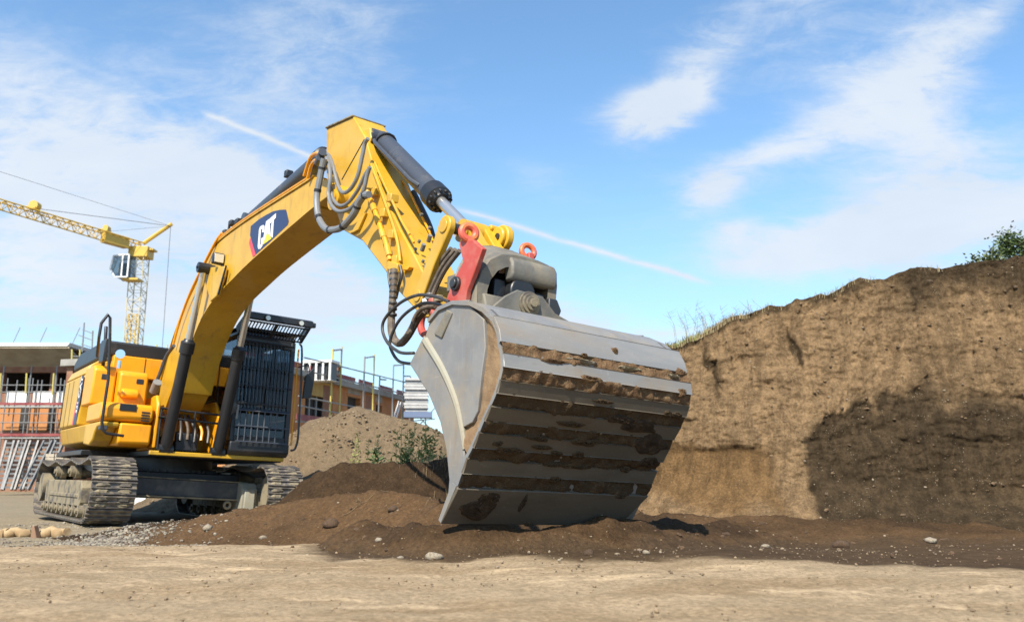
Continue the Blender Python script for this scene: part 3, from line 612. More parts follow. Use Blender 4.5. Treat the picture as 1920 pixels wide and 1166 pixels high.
# decal column on the side: dark band, red wedge, white lettering
b = MB(); q = [(-.16,1.50),(.14,1.50),(.48,2.36),(.20,2.36)]
b.prism([(-.36,1.52),(-.10,1.52),(.02,2.32),(-.24,2.32)], -1.506, -1.502); dec = b.build('side_decal', M['blue'], cw, smooth=False)
b = MB(); b.prism([(-.45,1.52),(-.36,1.52),(-.30,1.92),(-.38,1.80)], -1.506, -1.502); b.build('red_wedge', M['reddecal'], dec, smooth=False)
def text(name, s, size, material, parent, mw, shear=0, sx=1.0, bold=.0):
    c = bpy.data.curves.new(name, 'FONT'); c.body = s; c.size = size; c.shear = shear; c.align_x = 'CENTER'; c.align_y = 'CENTER'; c.offset = bold; c.extrude = .001
    c.materials.append(material); tmp = bpy.data.objects.new(name, c); C.objects.link(tmp); bpy.context.view_layer.update(); me = bpy.data.meshes.new_from_object(tmp.evaluated_get(bpy.context.evaluated_depsgraph_get())); bpy.data.objects.remove(tmp); o = bpy.data.objects.new(name, me); C.objects.link(o); o.parent = parent; o.matrix_local = mw @ Matrix.Diagonal((sx,1,1,1)); return o
# letters read upwards along the band: local x -> +Z, local y -> -X, normal -> -Y
RB = Matrix(((-0.0,-1,0,0),(0,0,-1,0),(1,0,0,0),(0,0,0,1)))
text('lettering', 'CAT', .22, M['white'], dec, Matrix.Translation((-.11,-1.512,2.13)) @ RB @ Matrix.Rotation(-.12, 4, 'Z'), 0, .85, .006)
text('lettering', '336', .17, M['white'], dec, Matrix.Translation((-.17,-1.512,1.80)) @ RB @ Matrix.Rotation(-.12, 4, 'Z'), 0, .8, .004)
# storage boxes at the front right corner
b = MB(); b.prism([(.02,1.795),(.74,1.795),(.74,2.36),(.66,2.43),(.02,2.43)], -1.495, -1.16); tb = b.build('fuel_box', M['orange_yellow'], ex, .03)
b = MB(); b.box2((.737,-1.38,2.20),(.747,-1.27,2.29)); b.build('latch', M['darksteel'], tb, .006)
b = MB(); b.prism([(.17,1.795),(.95,1.795),(.95,2.30),(.88,2.36),(.17,2.36)], -1.15, -.72); tb2 = b.build('tool_box', M['orange_yellow'], ex, .03)
b = MB(); b.box2((.947,-.90,2.16),(.957,-.79,2.24)); b.build('latch', M['darksteel'], tb2, .006)
b = MB(); b.prism([(.95,1.93),(1.07,1.91),(1.09,1.99),(1.03,2.06),(.95,2.07)], -1.12, -.86); b.build('step_handle', M['orange_yellow'], tb2, .03)
b = MB(); b.prism([(.60,1.50),(1.56,1.50),(1.63,1.56),(1.63,1.72),(1.56,1.785),(.60,1.785)], -1.49, -.74); lb = b.build('battery_box', M['orange_yellow'], ex, .035)
b = MB(); b.box2((1.62,-1.24,1.665),(1.642,-1.00,1.77)); b.build('step_recess', M['black'], lb, .006)
for i in range(4):
    b = MB(); b.box2((1.625,-.92,1.525+i*.042),(1.640,-.80,1.547+i*.042)); b.build('vent_slot', M['black'], lb, .003)
b = MB(); b.prism([(.60,1.17),(1.50,1.14),(1.62,1.19),(1.62,1.485),(.60,1.485)], -1.20, -.74); b.build('lower_skirt', M['orange_yellow'], lb, .03)
b = MB(); b.prism([(.60,1.17),(1.05,1.14),(1.25,1.22),(1.32,1.33),(1.45,1.40),(1.60,1.41),(1.62,1.485),(.60,1.485)], -1.485, -1.205); b.build('skirt_arch', M['yellow'], lb, .025)
b = MB(); b.prism([(1.02,1.50),(1.30,1.50),(1.36,1.78),(1.20,2.12),(1.08,2.12)], -.72, -.66) if False else b.prism([(1.25,1.14),(1.58,1.14),(1.58,1.80),(1.45,1.96),(1.25,1.96)], -.70, -.64); b.build('frame_cheek', M['orange_yellow'], ex, .02)
# hand rail, mirror
hp = [tuple(pX(a,c_,1.70)) for a, c_ in ((232,817),(200,812),(193,806),(191,792),(197,750),(203,712),(206,640),(206.5,596),(203,589),(190,606),(186,630))]+[tuple(pX(182,668,1.2))]
b = MB(); b.tube(hp, .022, 10); hr = b.build('handrail', M['black'], ex)
b = MB(); b.tube([pY(199,612,-1.40), pY(197,655,-1.38), pY(193,686,-1.36)], .03, 8); p = pY(196,660,-1.38); b.box2((p.x-.16,-1.42,p.z-.17),(p.x+.16,-1.36,p.z+.20)); b.build('mirror_bracket', M['black'], hr, .02)
p = pY(226,664,-1.30); b = MB(); b.cyl((p.x,-1.30,p.z-.22),(p.x,-1.30,p.z-.10),.03); b.cyl((p.x-.02,-1.30,p.z),(p.x+.03,-1.31,p.z),.07,n=20); b.build('round_mirror', M['mirror'], ex)
b = MB(); b.box2((1.50,-1.47,1.36),(1.60,-1.36,1.46)); b.build('rail_clamp', M['cylgrey'], hr, .01)
# hydraulic clutter between boom foot and cab
b = MB(); b.prism([(.3,1.12),(1.3,1.12),(1.3,1.7),(1.0,1.98),(.3,1.98)], -.62, -.56); b.prism([(.3,1.12),(1.3,1.12),(1.3,1.7),(1.0,1.98),(.3,1.98)], .36, .42); b.box2((.2,-.56,1.12),(.32,.36,1.9)); ft = b.build('boom_foot_bracket', M['orange_yellow'], ex, .02)
b = MB(); b.box2((.75,-.25,1.13),(1.2,.10,1.42)); b.cyl((1.0,-.3,1.35),(1.0,.15,1.35),.10,n=16); b.box2((.9,-.45,1.2),(1.1,-.28,1.36)); b.build('swing_motor', M['darksteel'], ex, .015)
for i in range(7):
    y = -.42+i*.11; h_ = spline([(1.25,y,1.28+.04*random.random()),(1.15,y+.02,1.5),(.9,y+.05*math.sin(i),1.72),(.6,y,1.85)], 5)
    b = MB(); b.tube(h_, .022, 7); b.build('hydraulic_hose', [M['hose'], M['orange_yellow'], M['hose'], M['brownhose']][i % 4], ex)
for z, x in ((1.74,1.55),(1.60,1.58)):
    b = MB(); b.tube([(x,-.66,z+.02),(x,-.2,z),(x,.42,z-.02)], .018, 8); b.build('guard_bar', M['black'], ex)
for y in (-.62,-.1,.38):
    b = MB(); b.tube([(1.56,y,1.74),(1.58,y,1.13)], .016, 8); b.build('guard_bar', M['black'], ex)
b = MB(); b.box2((1.45,.22,1.13),(1.62,.40,1.34)); b.build('corner_box', M['orange_yellow'], ex, .02)
b = MB(); b.tube(spline([pY(285,735,-.62), pY(300,700,-.60), pY(312,668,-.58), pY(326,648,-.56)], 5), .03, 8); b.build('boom_foot_hose', M['cylgrey'], ex)
b = MB(); p = pY(292,725,-.62); b.cyl(p+Vector((-.08,0,-.07)), p+Vector((.08,0,.07)), .07); b.build('swivel_joint', M['steel'], ex)

# ---- cab
CY0, CY1, CX0, CX1, CZ0, CZ1 = .44, 1.44, -.05, 1.68, 1.12, 3.06
b = MB()
b.prism([(CX0,CZ0-.02),(CX1-.02,CZ0-.02),(CX1+.06,CZ0+.04),(CX1+.06,CZ0+.20),(CX0,CZ0+.20)], CY0, CY1)
cab = b.build('cab', M['black'], ex, .02)
def post(name, p0, p1, w=.07, h=.07, m='black'): b = MB(); b.bar(p0, p1, w, h); return b.build(name, M[m], cab, .012)
for y in (CY0+.035, CY1-.035):
    post('pillar', (CX1-.02,y,CZ0+.2), (CX1-.10,y,CZ1), .08)
    post('pillar', (CX0+.04,y,CZ0+.2), (CX0+.04,y,CZ1), .10); post('pillar', (.75,y,CZ0+.2), (.75,y,CZ1), .06)
post('front_sill', (CX1-.02,CY0+.07,CZ0+.25), (CX1-.02,CY1-.07,CZ0+.25), .06, .10)
post('header', (CX1-.10,CY0+.07,CZ1-.06), (CX1-.10,CY1-.07,CZ1-.06), .08, .16)
b = MB(); b.prism([(CX0,CZ1),(CX1-.06,CZ1),(CX1-.1,CZ1+.09),(CX0+.1,CZ1+.11)], CY0-.01, CY1+.01); b.build('cab_roof', M['black'], cab, .03)
def pane(name, P, m='glass'):
    b = MB(); P = [Vector(p) for p in P]; n = (P[1]-P[0]).cross(P[2]-P[0]).normalized()*.004; b.quadbox([p-n for p in P]+[p+n for p in P]); return b.build(name, M[m], cab, smooth=False)
pane('windscreen', [(CX1-.05,CY0+.08,CZ0+.86),(CX1-.05,CY1-.08,CZ0+.86),(CX1-.10,CY1-.08,CZ1-.14),(CX1-.10,CY0+.08,CZ1-.14)])
pane('lower_window', [(CX1-.03,CY0+.08,CZ0+.30),(CX1-.03,CY1-.08,CZ0+.30),(CX1-.05,CY1-.08,CZ0+.80),(CX1-.05,CY0+.08,CZ0+.80)])
post('windscreen_bar', (CX1-.04,CY0+.07,CZ0+.83), (CX1-.04,CY1-.07,CZ0+.83), .04, .05)
for y in (CY0+.015, CY1-.015):
    pane('side_window', [(.80,y,CZ0+.62),(CX1-.09,y,CZ0+.62),(CX1-.14,y,CZ1-.05),(.80,y,CZ1-.05)]); pane('side_window', [(.10,y,CZ0+.95),(.70,y,CZ0+.95),(.70,y,CZ1-.05),(.10,y,CZ1-.05)])
    b = MB(); b.prism([(CX0+.02,CZ0+.201),(CX1-.08,CZ0+.201),(CX1-.08,CZ0+.60),(.78,CZ0+.60),(.70,CZ0+.93),(CX0+.02,CZ0+.93)], y-.012, y+.012); b.build('side_panel', M['darksteel'], cab, .008)
pane('rear_window', [(CX0+.04,CY0+.1,CZ0+1.0),(CX0+.04,CY1-.1,CZ0+1.0),(CX0+.04,CY1-.1,CZ1-.1),(CX0+.04,CY0+.1,CZ1-.1)])
b = MB(); b.box2((.45,.72,1.45),(.95,1.18,1.58)); b.prism([(.40,1.58),(.52,1.58),(.38,2.30),(.26,2.30)], .74, 1.16); b.prism([(.30,2.31),(.38,2.31),(.34,2.50),(.27,2.50)], .84, 1.06); b.box2((.5,.64,1.58),(.95,.70,1.72)); b.box2((.5,1.20,1.58),(.95,1.26,1.72)); b.build('operator_seat', M['seat'], cab, .03)
b = MB(); b.tube([(1.0,.66,1.7),(1.02,.66,1.9)], .015); b.tube([(1.0,1.24,1.7),(1.02,1.24,1.9)], .015); b.box2((1.25,.55,1.75),(1.32,.72,1.95)); b.build('control_lever', M['black'], cab)
# front guard: thin upright bars above, a lighter hinged grille below
gx1 = CX1+.09
for i in range(14):
    y = CY0+.10+i*(CY1-CY0-.20)/13; b = MB(); b.tube([(gx1-.01,y,CZ0+.70),(gx1-.07,y,CZ1-.08)], .010, 6); b.build('guard_bar', M['black'], cab)
for z, x, r in ((CZ0+.72,gx1-.01,.018),(CZ0+1.12,gx1-.03,.012),(CZ0+1.42,gx1-.045,.010),(CZ1-.09,gx1-.07,.02)):
    b = MB(); b.tube([(x,CY0+.05,z),(x,CY1-.05,z)], r, 8); b.build('guard_rail', M['black'], cab)
for i in range(7):
    y = CY0+.10+i*(.62)/6; b = MB(); b.tube([(gx1+.02,y,CZ0+.20),(gx1+.01,y,CZ0+.70)], .011, 6); b.build('grille_bar', M['cylgrey'], cab)
for z in (CZ0+.20, CZ0+.45, CZ0+.70):
    b = MB(); b.tube([(gx1+.02,CY0+.06,z),(gx1+.02,CY1-.06,z)], .012, 6); b.build('grille_rail', M['cylgrey'], cab)
b = MB(); b.tube([(gx1+.03,CY0+.04,CZ0+.55),(gx1+.03,CY0+.05,CZ0+.78)], .02, 8); b.build('grille_hinge', M['steel'], cab)
b = MB(); b.tube(spline([(gx1-.02,1.00,CZ0+.72),(gx1-.05,1.02,CZ0+1.2),(gx1-.07,1.06,CZ1-.35)], 3), .008, 6); b.build('wiper', M['black'], cab)
# roof guard with its slotted visor, which slopes up and forward from the roof edge
V0, V1 = (CX1+.03, CZ1+.00), (CX1+.36, CZ1+.20)
b = MB(); b.box2((CX0+.1,CY0-.03,CZ1+.12),(CX1-.10,CY1+.06,CZ1+.145)); b.prism([(V1[0]-.02,V1[1]+.012),(V1[0]+.05,V1[1]+.02),(V1[0]+.05,V1[1]+.12),(V1[0]-.02,V1[1]+.15)], CY0-.05, CY1+.09)
for y in (CY0-.05, CY1+.05): b.prism([(V0[0]-.02,V0[1]-.01),(V1[0]-.021,V1[1]+.0),(V1[0]-.021,V1[1]+.15),(V0[0]-.16,V0[1]+.15)], y, y+.03)
b.prism([(V1[0]-.05,CY1+.091),(V1[0]+.05,CY1+.091),(V1[0]+.02,CY1+.15),(V1[0]-.05,CY1+.15)], V1[1]+.03, V1[1]+.11, 'z')
rg = b.build('roof_guard', M['black'], cab, .01)
vx1, vz = V1[0]+.0, V1[1]-.03
def vp(t, y): return Vector((V0[0]+(V1[0]-.03-V0[0])*t, y, V0[1]+(V1[1]-V0[1])*t))
for k in range(2):
    for i in range(20):
        y = CY0+.005+i*.054
        if i == 9: continue
        b = MB(); b.bar(vp(.06+k*.47, y), vp(.49+k*.47, y), .020, .008); b.build('visor_bar', M['black'], rg)
for t in (.04, .50, .97):
    b = MB(); b.bar(vp(t, CY0-.02), vp(t, CY1+.045), .012, .03, up=(1,0,.6)); b.build('visor_rail', M['black'], rg)
for y in (CY0+.49, ):
    b = MB(); b.bar(vp(.04, y), vp(.97, y), .06, .012); b.build('visor_rail', M['black'], rg)
for y in (.72, 1.30):
    b = MB(); b.cyl((vx1-.02,y,vz+.10),(vx1+.08,y,vz+.09),.05,n=18); lp = b.build('cab_lamp', M['darksteel'], cab); b = MB(); b.cyl((vx1+.081,y,vz+.09),(vx1+.09,y,vz+.09),.04,n=18); b.build('lens', M['lens'], lp)
b = MB(); b.tube(spline([(CX1+.05,CY1+.03,CZ0+.10),(CX1+.09,CY1+.10,CZ0+.16),(CX1+.10,CY1+.12,CZ0+.5),(CX1+.03,CY1+.09,CZ1-.2),(CX1-.02,CY1+.05,CZ1)], 5), .018, 8); b.build('cab_handrail', M['black'], cab)
b = MB(); b.tube([(CX1+.0,CY1+.055,CZ0+.2),(CX1-.05,CY1+.055,CZ1-.1)], .016, 8); b.build('yellow_grab_bar', M['orange_yellow'], cab)
b = MB(); b.tube([(CX1+.0,CY1+.05,CZ1-.42),(CX1+.05,CY1+.22,CZ1-.36),(CX1+.05,CY1+.26,CZ1-.55)], .012, 6); b.prism([(CY1+.16,CZ1-.95),(CY1+.30,CZ1-.93),(CY1+.33,CZ1-.60),(CY1+.30,CZ1-.42),(CY1+.18,CZ1-.55)], CX1+.02, CX1+.09, 'x'); b.build('cab_mirror', M['black'], cab, .012)
# ---- boom (right face Y = BR, left face Y = BL)
BR, BL = -.37, .17; BC = (BR+BL)/2
low = XZ([(333,734),(349,672),(373,607),(401,560),(440,518),(478,481),(566,405),(590,385)], -.36)
up = XZ([(588,331),(574,342),(492,394),(450,422),(418,446),(400,464),(380,503),(345,578),(318,655),(302,712)], -.36)
foot = [(.25,2.10),(.12,1.92),(.22,1.74),(.45,1.68),(.85,1.70)]
prof = low + [(low[-1][0]+.30, low[-1][1]+.02),(low[-1][0]+.42, low[-1][1]+.16),(up[0][0]+.28, up[0][1]-.12)] + up + foot
cxm = sum(p[0] for p in prof)/len(prof)
b = MB(); b.prism(prof, BR+.02, BL-.02); boom = b.build('boom', M['yellow'], ex, .008)
# upper and lower flange plates standing a little proud of the side plates
def flange(name, pts, t, y0, y1, m, parent, out):
    mb = MB(); rows = []
    for i, p in enumerate(pts):
        a = Vector((pts[max(i-1,0)][0], pts[max(i-1,0)][1])); c = Vector((pts[min(i+1,len(pts)-1)][0], pts[min(i+1,len(pts)-1)][1])); d = (c-a).normalized(); n = Vector((-d.y, d.x))*out
        p = Vector(p[:2]); o1 = p+n*.004; o2 = p+n*t
        rows.append([(o1.x,y0,o1.y),(o2.x,y0,o2.y),(o2.x,y1,o2.y),(o1.x,y1,o1.y),(o1.x,y0,o1.y)])
    mb.sheet(rows); mb.f += [(0,1,2,3), tuple(len(mb.v)-5+i for i in (3,2,1,0))]
    return mb.build(name, m, parent)
def dens(pts, k=4): return [tuple(v.xz) if hasattr(v, 'xz') else v for v in spline([(p[0],0,p[1]) for p in pts], k)]
flange('lower_flange', [(v.x,v.z) for v in spline([(p[0],0,p[1]) for p in low], 4)], .022, BR, BL, M['yellow'], boom, -1)
flange('upper_flange', [(v.x,v.z) for v in spline([(p[0],0,p[1]) for p in up], 4)], .022, BR, BL, M['yellow'], boom, -1)
# decal with the maker's mark
def decal(name, px, Y, m, parent, y2=.0025):
    q = XZ(px, Y); mb = MB(); mb.prism(q, Y, Y+y2); return mb.build(name, m, parent, smooth=False)
Z0 = lambda L: [(440+x/8.967, 370+y/8.967) for x, y in L]
dec = decal('maker_decal', Z0([(270,485),(400,375),(530,295),(650,235),(760,212),(862,208),(885,300),(908,405),(890,462),(620,720),(352,962),(300,790),(258,640)]), BR+.0165, M['blue'], boom)
decal('red_stripe', Z0([(256,690),(240,770),(302,1000),(352,968),(300,800),(272,690)]), BR+.0145, M['reddecal'], dec)
decal('letter', Z0([(395,868),(387,830),(408,545),(428,492),(478,464),(500,485),(492,585),(462,592),(466,525),(440,545),(422,800),(440,798),(447,690),(475,672),(462,820),(430,866)]), BR+.0130, M['white'], dec)
decal('letter', Z0([(462,800),(528,405),(585,362),(597,650),(560,610),(548,590),(500,715)]), BR+.0130, M['white'], dec)
decal('letter', Z0([(575,372),(692,268),(688,345),(656,385),(636,680),(600,652),(620,420),(578,452)]), BR+.0130, M['white'], dec)
decal('yellow_triangle', Z0([(468,800),(545,598),(618,692)]), BR+.0115, M['ydecal'], dec)
# pipes along the upper edge
upP = [(p[0], p[1]) for p in up]
for k, (dy, dz_) in enumerate(((-.36,.045),(-.31,.06))):
    pts = [Vector((x+(0.0 if i > 2 else 0), dy, z+dz_)) for i, (x, z) in enumerate(upP[1:6])]
    b = MB(); b.tube(spline(pts, 4), .016, 7); b.build('boom_pipe', M['orange_yellow'], boom)
b = MB(); b.tube(spline([pY(416,437,-.36), pY(405,452,-.38), pY(390,480,-.40), pY(370,520,-.42), pY(352,560,-.42), pY(336,605,-.42), pY(325,645,-.42)], 4), .02, 7); b.build('boom_pipe', M['orange_yellow'], boom)
for px in ((436,412),(448,409),(424,430)):
    p = pY(px[0], px[1]+8, -.30); b = MB(); b.box2((p.x-.06,p.y-.05,p.z-.03),(p.x+.06,p.y+.05,p.z+.05)); b.build('pipe_clamp', M['darksteel'], boom, .01)
b = MB(); p0 = pY(425,432,-.25); b.torus((p0.x+.2,-.25,p0.z+.0),(0,1,0),.10,.02); b.build('lifting_hoop', M['darksteel'], boom)
# lamp on the boom and its bracket
p = pY(408,486,-.44); b = MB(); b.quadbox([p+Vector(v) for v in ((-.03,-.085,-.085),(.07,-.085,-.085),(.07,.085,-.085),(-.03,.085,-.085),(-.03,-.085,.085),(.07,-.085,.085),(.07,.085,.085),(-.03,.085,.085))]); lamp = b.build('work_lamp', M['black'], boom, .02)
b = MB(); b.box2((p.x+.071,p.y-.068,p.z-.065),(p.x+.080,p.y+.068,p.z+.065)); b.build('lens', M['lens'], lamp, .01)
bp = XZ([(395,502),(424,500),(421,520),(409,556),(398,566),(385,520)], -.40); b = MB(); b.prism(bp, -.43, -.375); b.build('cylinder_boss', M['yellow'], boom, .012)
b = MB(); b.bar(pY(424,498,-.44), pY(409,552,-.44), .02, .03); b.build('lamp_cable_guard', M['darksteel'], boom)

# ---- hydraulic cylinders
def cylinder(name, p0, p1, frac, R_, r_, label=None, m='cylgrey', col=1.22):
    p0, p1 = Vector(p0), Vector(p1); d = p1-p0; e = p0+d*frac; u = d.normalized()
    mb = MB(); mb.tube([p0-u*.02, p0+u*.02, p0+u*.12, e-u*.16], [R_*.7, R_*.95, R_, R_], 20); mb.cyl((p0.x,p0.y-R_*1.2,p0.z),(p0.x,p0.y+R_*1.2,p0.z), R_*.85, n=16)
    o = mb.build(name, M[m], ex)
    mb = MB(); mb.tube([e-u*.20, e-u*.19, e-u*.02, e, e+u*.03], [R_*1.02, R_*col, R_*col, R_*.9, R_*.75], 22); mb.build('gland', M['black'], o)
    mb = MB(); mb.cyl(e+u*.03, p1, r_, n=16); mb.build('rod', M['chrome'], o)
    if name == 'bucket_cylinder':
        q1 = u.orthogonal().normalized(); q2 = u.cross(q1)
        for k in range(12):
            t_ = 2*math.pi*k/12; c_ = e+(q1*math.cos(t_)+q2*math.sin(t_))*R_*.98; mb = MB(); mb.cyl(c_-u*.01, c_+u*.025, .013, n=6); mb.build('bolt', M['darksteel'], o)
    mb = MB(); mb.cyl((p1.x,p1.y-R_*1.05,p1.z),(p1.x,p1.y+R_*1.05,p1.z), R_*.95, n=18); mb.build('rod_eye', M['yellow'] if name != 'boom_cylinder' else M['black'], o)
    if label: o['label'] = label
    return o
pr0 = pY(310,842,-.50); pr1 = pY(383,503,-.50)
c1 = cylinder('boom_cylinder', pr0, pr1, .60, .088, .052, 'black boom cylinder on the right of the boom foot', 'black')
c2 = cylinder('boom_cylinder', (pr0.x,.30,pr0.z), (pr1.x,.30,pr1.z), .60, .088, .052, 'black boom cylinder beside the cab', 'black')
b = MB(); b.cyl((pr1.x,-.60,pr1.z),(pr1.x,.40,pr1.z),.075,n=18); b.cyl((pr1.x,-.62,pr1.z),(pr1.x,-.595,pr1.z),.02); b.build('boom_pin', M['black'], ex)
sc0, sc1 = Vector((3.25,BC,4.52)), Vector((6.42,BC,4.80))
cylinder('stick_cylinder', sc0, sc1, .80, .115, .06, None, 'cylgrey')
b = MB(); p = pY(541,327,BC); b.box2((p.x-.05,p.y-.05,p.z-.05),(p.x+.05,p.y+.05,p.z+.05)); b.build('cylinder_bracket', M['black'], ex, .01)

# ---- stick
SR, SL = -.30, .10
ridge_ = XZ([(663,219),(685,258),(697,302),(717,360),(750,430),(779,483),(799,522)], SR)
rear_ = XZ([(612,242),(612,330),(640,430),(680,452),(721,506),(748,547),(775,576)], SR)
nose_ = [(8.74,2.16),(8.86,2.14),(8.95,2.24),(8.93,2.36)]
sp_ = ridge_ + list(reversed(nose_)) + list(reversed(rear_))
b = MB(); b.prism(sp_, SR, SL); stick = b.build('stick', M['yellow'], ex, .012)
b = MB(); q0 = Vector((ridge_[0][0], 0, ridge_[0][1])); r0 = Vector((rear_[0][0], 0, rear_[0][1])); n_ = Vector((-(q0-r0).z, 0, (q0-r0).x)).normalized()
b.quadbox([(r0.x,SR-.02,r0.z),(q0.x,SR-.02,q0.z),(q0.x,SL+.02,q0.z),(r0.x,SL+.02,r0.z),(r0.x+n_.x*.02,SR-.02,r0.z+n_.z*.02),(q0.x+n_.x*.02,SR-.02,q0.z+n_.z*.02),(q0.x+n_.x*.02,SL+.02,q0.z+n_.z*.02),(r0.x+n_.x*.02,SL+.02,r0.z+n_.z*.02)])
b.build('end_plate', M['dusty'], stick, .004)
pv = pY(634,372,-.36); b = MB(); b.cyl((pv.x,-.42,pv.z),(pv.x,.22,pv.z),.15,n=26); b.cyl((pv.x,-.44,pv.z),(pv.x,-.42,pv.z),.09,n=22); b.build('stick_pivot', M['yellow'], ex)
# seam weld and doubler plate on the stick side
b = MB(); b.tube([pY(683,262,SR-.003), pY(641,337,SR-.003)], .006, 5); b.build('weld_seam', M['darksteel'], stick)
b = MB(); b.prism(XZ([(661,440),(676,432),(690,400),(683,402)], SR), SR-.03, SR); b.build('bracket', M['yellow'], stick, .006)
b = MB(); b.prism(XZ([(762,500),(776,502),(772,508),(764,508)], SR), SR-.05, SR); b.build('bracket', M['orange_yellow'], stick, .004)
# small warning sticker and a row of bolt heads on the arm
b = MB(); b.prism(XZ([(724,462),(731,459),(735,475),(728,479)], SR), SR-.003, SR-.0005); b.build('sticker', M['ydecal'], stick, smooth=False)
for a_ in ((793,455),(786,470),(800,492),(812,430),(797,405)):
    p = pY(a_[0]-8, a_[1], SR+.02); b = MB(); b.cyl(p, p+Vector((.02,0,.02)), .016, n=6); b.build('bolt', M['dullsteel'], stick)
# hard pipes on the stick side
def pipe(name, pts, Y, r, m, parent, k=4, n=8): mb = MB(); mb.tube(spline([pY(a, b_, Y) for a, b_ in pts], k), r, n); return mb.build(name, M[m], parent)
pipe('stick_pipe', [(690,366),(700,387),(713,425),(724,457),(731,488)], -.36, .026, 'orange_yellow', stick)
for k in range(4):
    a, c = [((699,385),(703,396)),((707,407),(711,419)),((716,433),(720,446)),((726,462),(730,480))][k]
    b = MB(); b.cyl(pY(*a,-.36), pY(*c,-.36), .034, n=10); b.build('pipe_sleeve', M['yellow'], stick)
pipe('stick_pipe', [(696,308),(708,340),(724,385),(738,425),(746,458),(750,490)], -.35, .016, 'yellow', stick)
pipe('stick_pipe', [(703,305),(716,335),(733,372),(752,412),(768,440)], -.34, .013, 'yellow', stick)
pipe('stick_pipe', [(712,330),(735,375),(757,420),(776,455)], -.33, .012, 'orange_yellow', stick)
for a in ((706,360),(722,400),(738,440),(735,372),(745,488)):
    p = pY(*a, -.32); b = MB(); b.quadbox([p+Vector(v) for v in ((-.05,-.04,-.035),(.05,-.04,-.055),(.05,.05,-.055),(-.05,.05,-.035),(-.05,-.04,.055),(.05,-.04,.035),(.05,.05,.035),(-.05,.05,.055))]); b.build('pipe_clamp', M['yellow'], stick, .008)
b = MB(); b.cyl(pY(690,356,-.36), pY(690,364,-.36), .05, n=14); b.build('hose_fitting', M['yellow'], stick)
p = pY(742,497,-.34); b = MB(); b.quadbox([p+Vector(v) for v in ((-.10,-.04,-.03),(.10,-.04,-.10),(.10,.05,-.10),(-.10,.05,-.03),(-.10,-.04,.06),(.10,-.04,-.01),(.10,.05,-.01),(-.10,.05,.06))]); b.build('pipe_manifold', M['yellow'], stick, .008)
# lines along the left edge of the front plate
pipe('edge_pipe', [(735,318),(762,350),(785,395),(803,430),(812,452)], .02, .012, 'orange_yellow', stick)
pipe('edge_hose', [(775,360),(790,390),(806,425),(815,458)], .09, .03, 'hose', stick)
p = pY(712,262,BC); b = MB(); b.prism([(p.x-.30,p.z-.06),(p.x+.02,p.z-.22),(p.x+.10,p.z-.06),(p.x+.05,p.z+.08),(p.x-.06,p.z+.10)], -.26, -.20); b.prism([(p.x-.30,p.z-.06),(p.x+.02,p.z-.22),(p.x+.10,p.z-.06),(p.x+.05,p.z+.08),(p.x-.06,p.z+.10)], 0, .06); b.build('cylinder_lug', M['yellow'], stick, .01)
for k, px in enumerate(((791,470),(803,453),(817,455),(797,508))):
    p = pY(px[0], px[1], SR if k in (0,3) else -.1); b = MB(); b.cyl(p, p+Vector((.05,-.01,.05)), .022); b.build('grease_fitting', M['steel'], stick)

# bucket cylinder, links
PIN = Vector((9.20,BC,2.90)); bc0 = pY(714,262,BC)
bcyl = cylinder('bucket_cylinder', bc0, PIN, .70, .112, .055)
u = (PIN-bc0).normalized(); sidev = Vector((0,-1,0))
b = MB(); b.tube([bc0+u*.10+sidev*.12, bc0+u*.22+sidev*.155, bc0+u*1.30+sidev*.155, bc0+u*1.42+sidev*.10], .022, 8); b.build('cylinder_pipe', M['cylgrey'], bcyl)
b = MB(); b.cyl(bc0+u*.06+Vector((0,-.15,0)), bc0+u*.06+Vector((0,.02,0)), .06); b.tube([bc0+u*.14, bc0+u*.17], [.135,.135], 20); b.build('cylinder_clamp', M['darksteel'], bcyl)
LOWP = Vector((8.82,BC,2.33))
def link(name, a, c, y0, y1, ra, rc, w, m='yellow'):
    a2, c2 = Vector((a.x,a.z)), Vector((c.x,c.z)); d = (c2-a2).normalized(); n = Vector((-d.y,d.x)); mb = MB(); poly = []
    for i in range(9): t = math.pi/2+math.pi*i/8; poly.append(tuple(a2+(d*math.cos(t)+n*math.sin(t))*ra))
    mid = a2+(c2-a2)*.5; poly.append(tuple(mid-n*w))
    for i in range(9): t = -math.pi/2+math.pi*i/8; poly.append(tuple(c2+(d*math.cos(t)+n*math.sin(t))*rc))
    poly.append(tuple(mid+n*w)); mb.prism(poly, y0, y1); return mb.build(name, M[m], ex, .01)
for y0, y1 in ((-.40,-.335),(.135,.20)):
    l1 = link('side_link', LOWP, PIN, y0, y1, .085, .10, .07)
    yy = y0-.012 if y0 < 0 else y1+.001
    for q_, r_ in ((PIN, .062), (LOWP, .055)): b = MB(); b.cyl((q_.x,yy,q_.z),(q_.x,yy+.012,q_.z),r_,n=22); b.build('pin_cap', M['yellow'], l1, .004)
for q_, y_ in ((PIN, .24), (LOWP, .13)): b = MB(); b.cyl((q_.x,-.33,q_.z),(q_.x,y_,q_.z),.05,n=18); b.build('link_pin', M['darksteel'], ex)
CP = Vector((9.58,BC,2.52)); NP = Vector((9.02,BC,2.16))
link('bucket_link', PIN, CP, -.20, -.09, .10, .09, .07); link('bucket_link', PIN, CP, -.03, .08, .10, .09, .07)
p = Vector((9.36,.14,2.86)); b = MB(); b.cyl((p.x,.10,p.z),(p.x,.17,p.z),.125,n=24); b.cyl((p.x,.06,p.z),(p.x,.10,p.z),.10,n=24); b.cyl((p.x-.07,.03,p.z+.10),(p.x-.07,.19,p.z+.10),.03); lug = b.build('link_boss', M['yellow'], ex, .012)
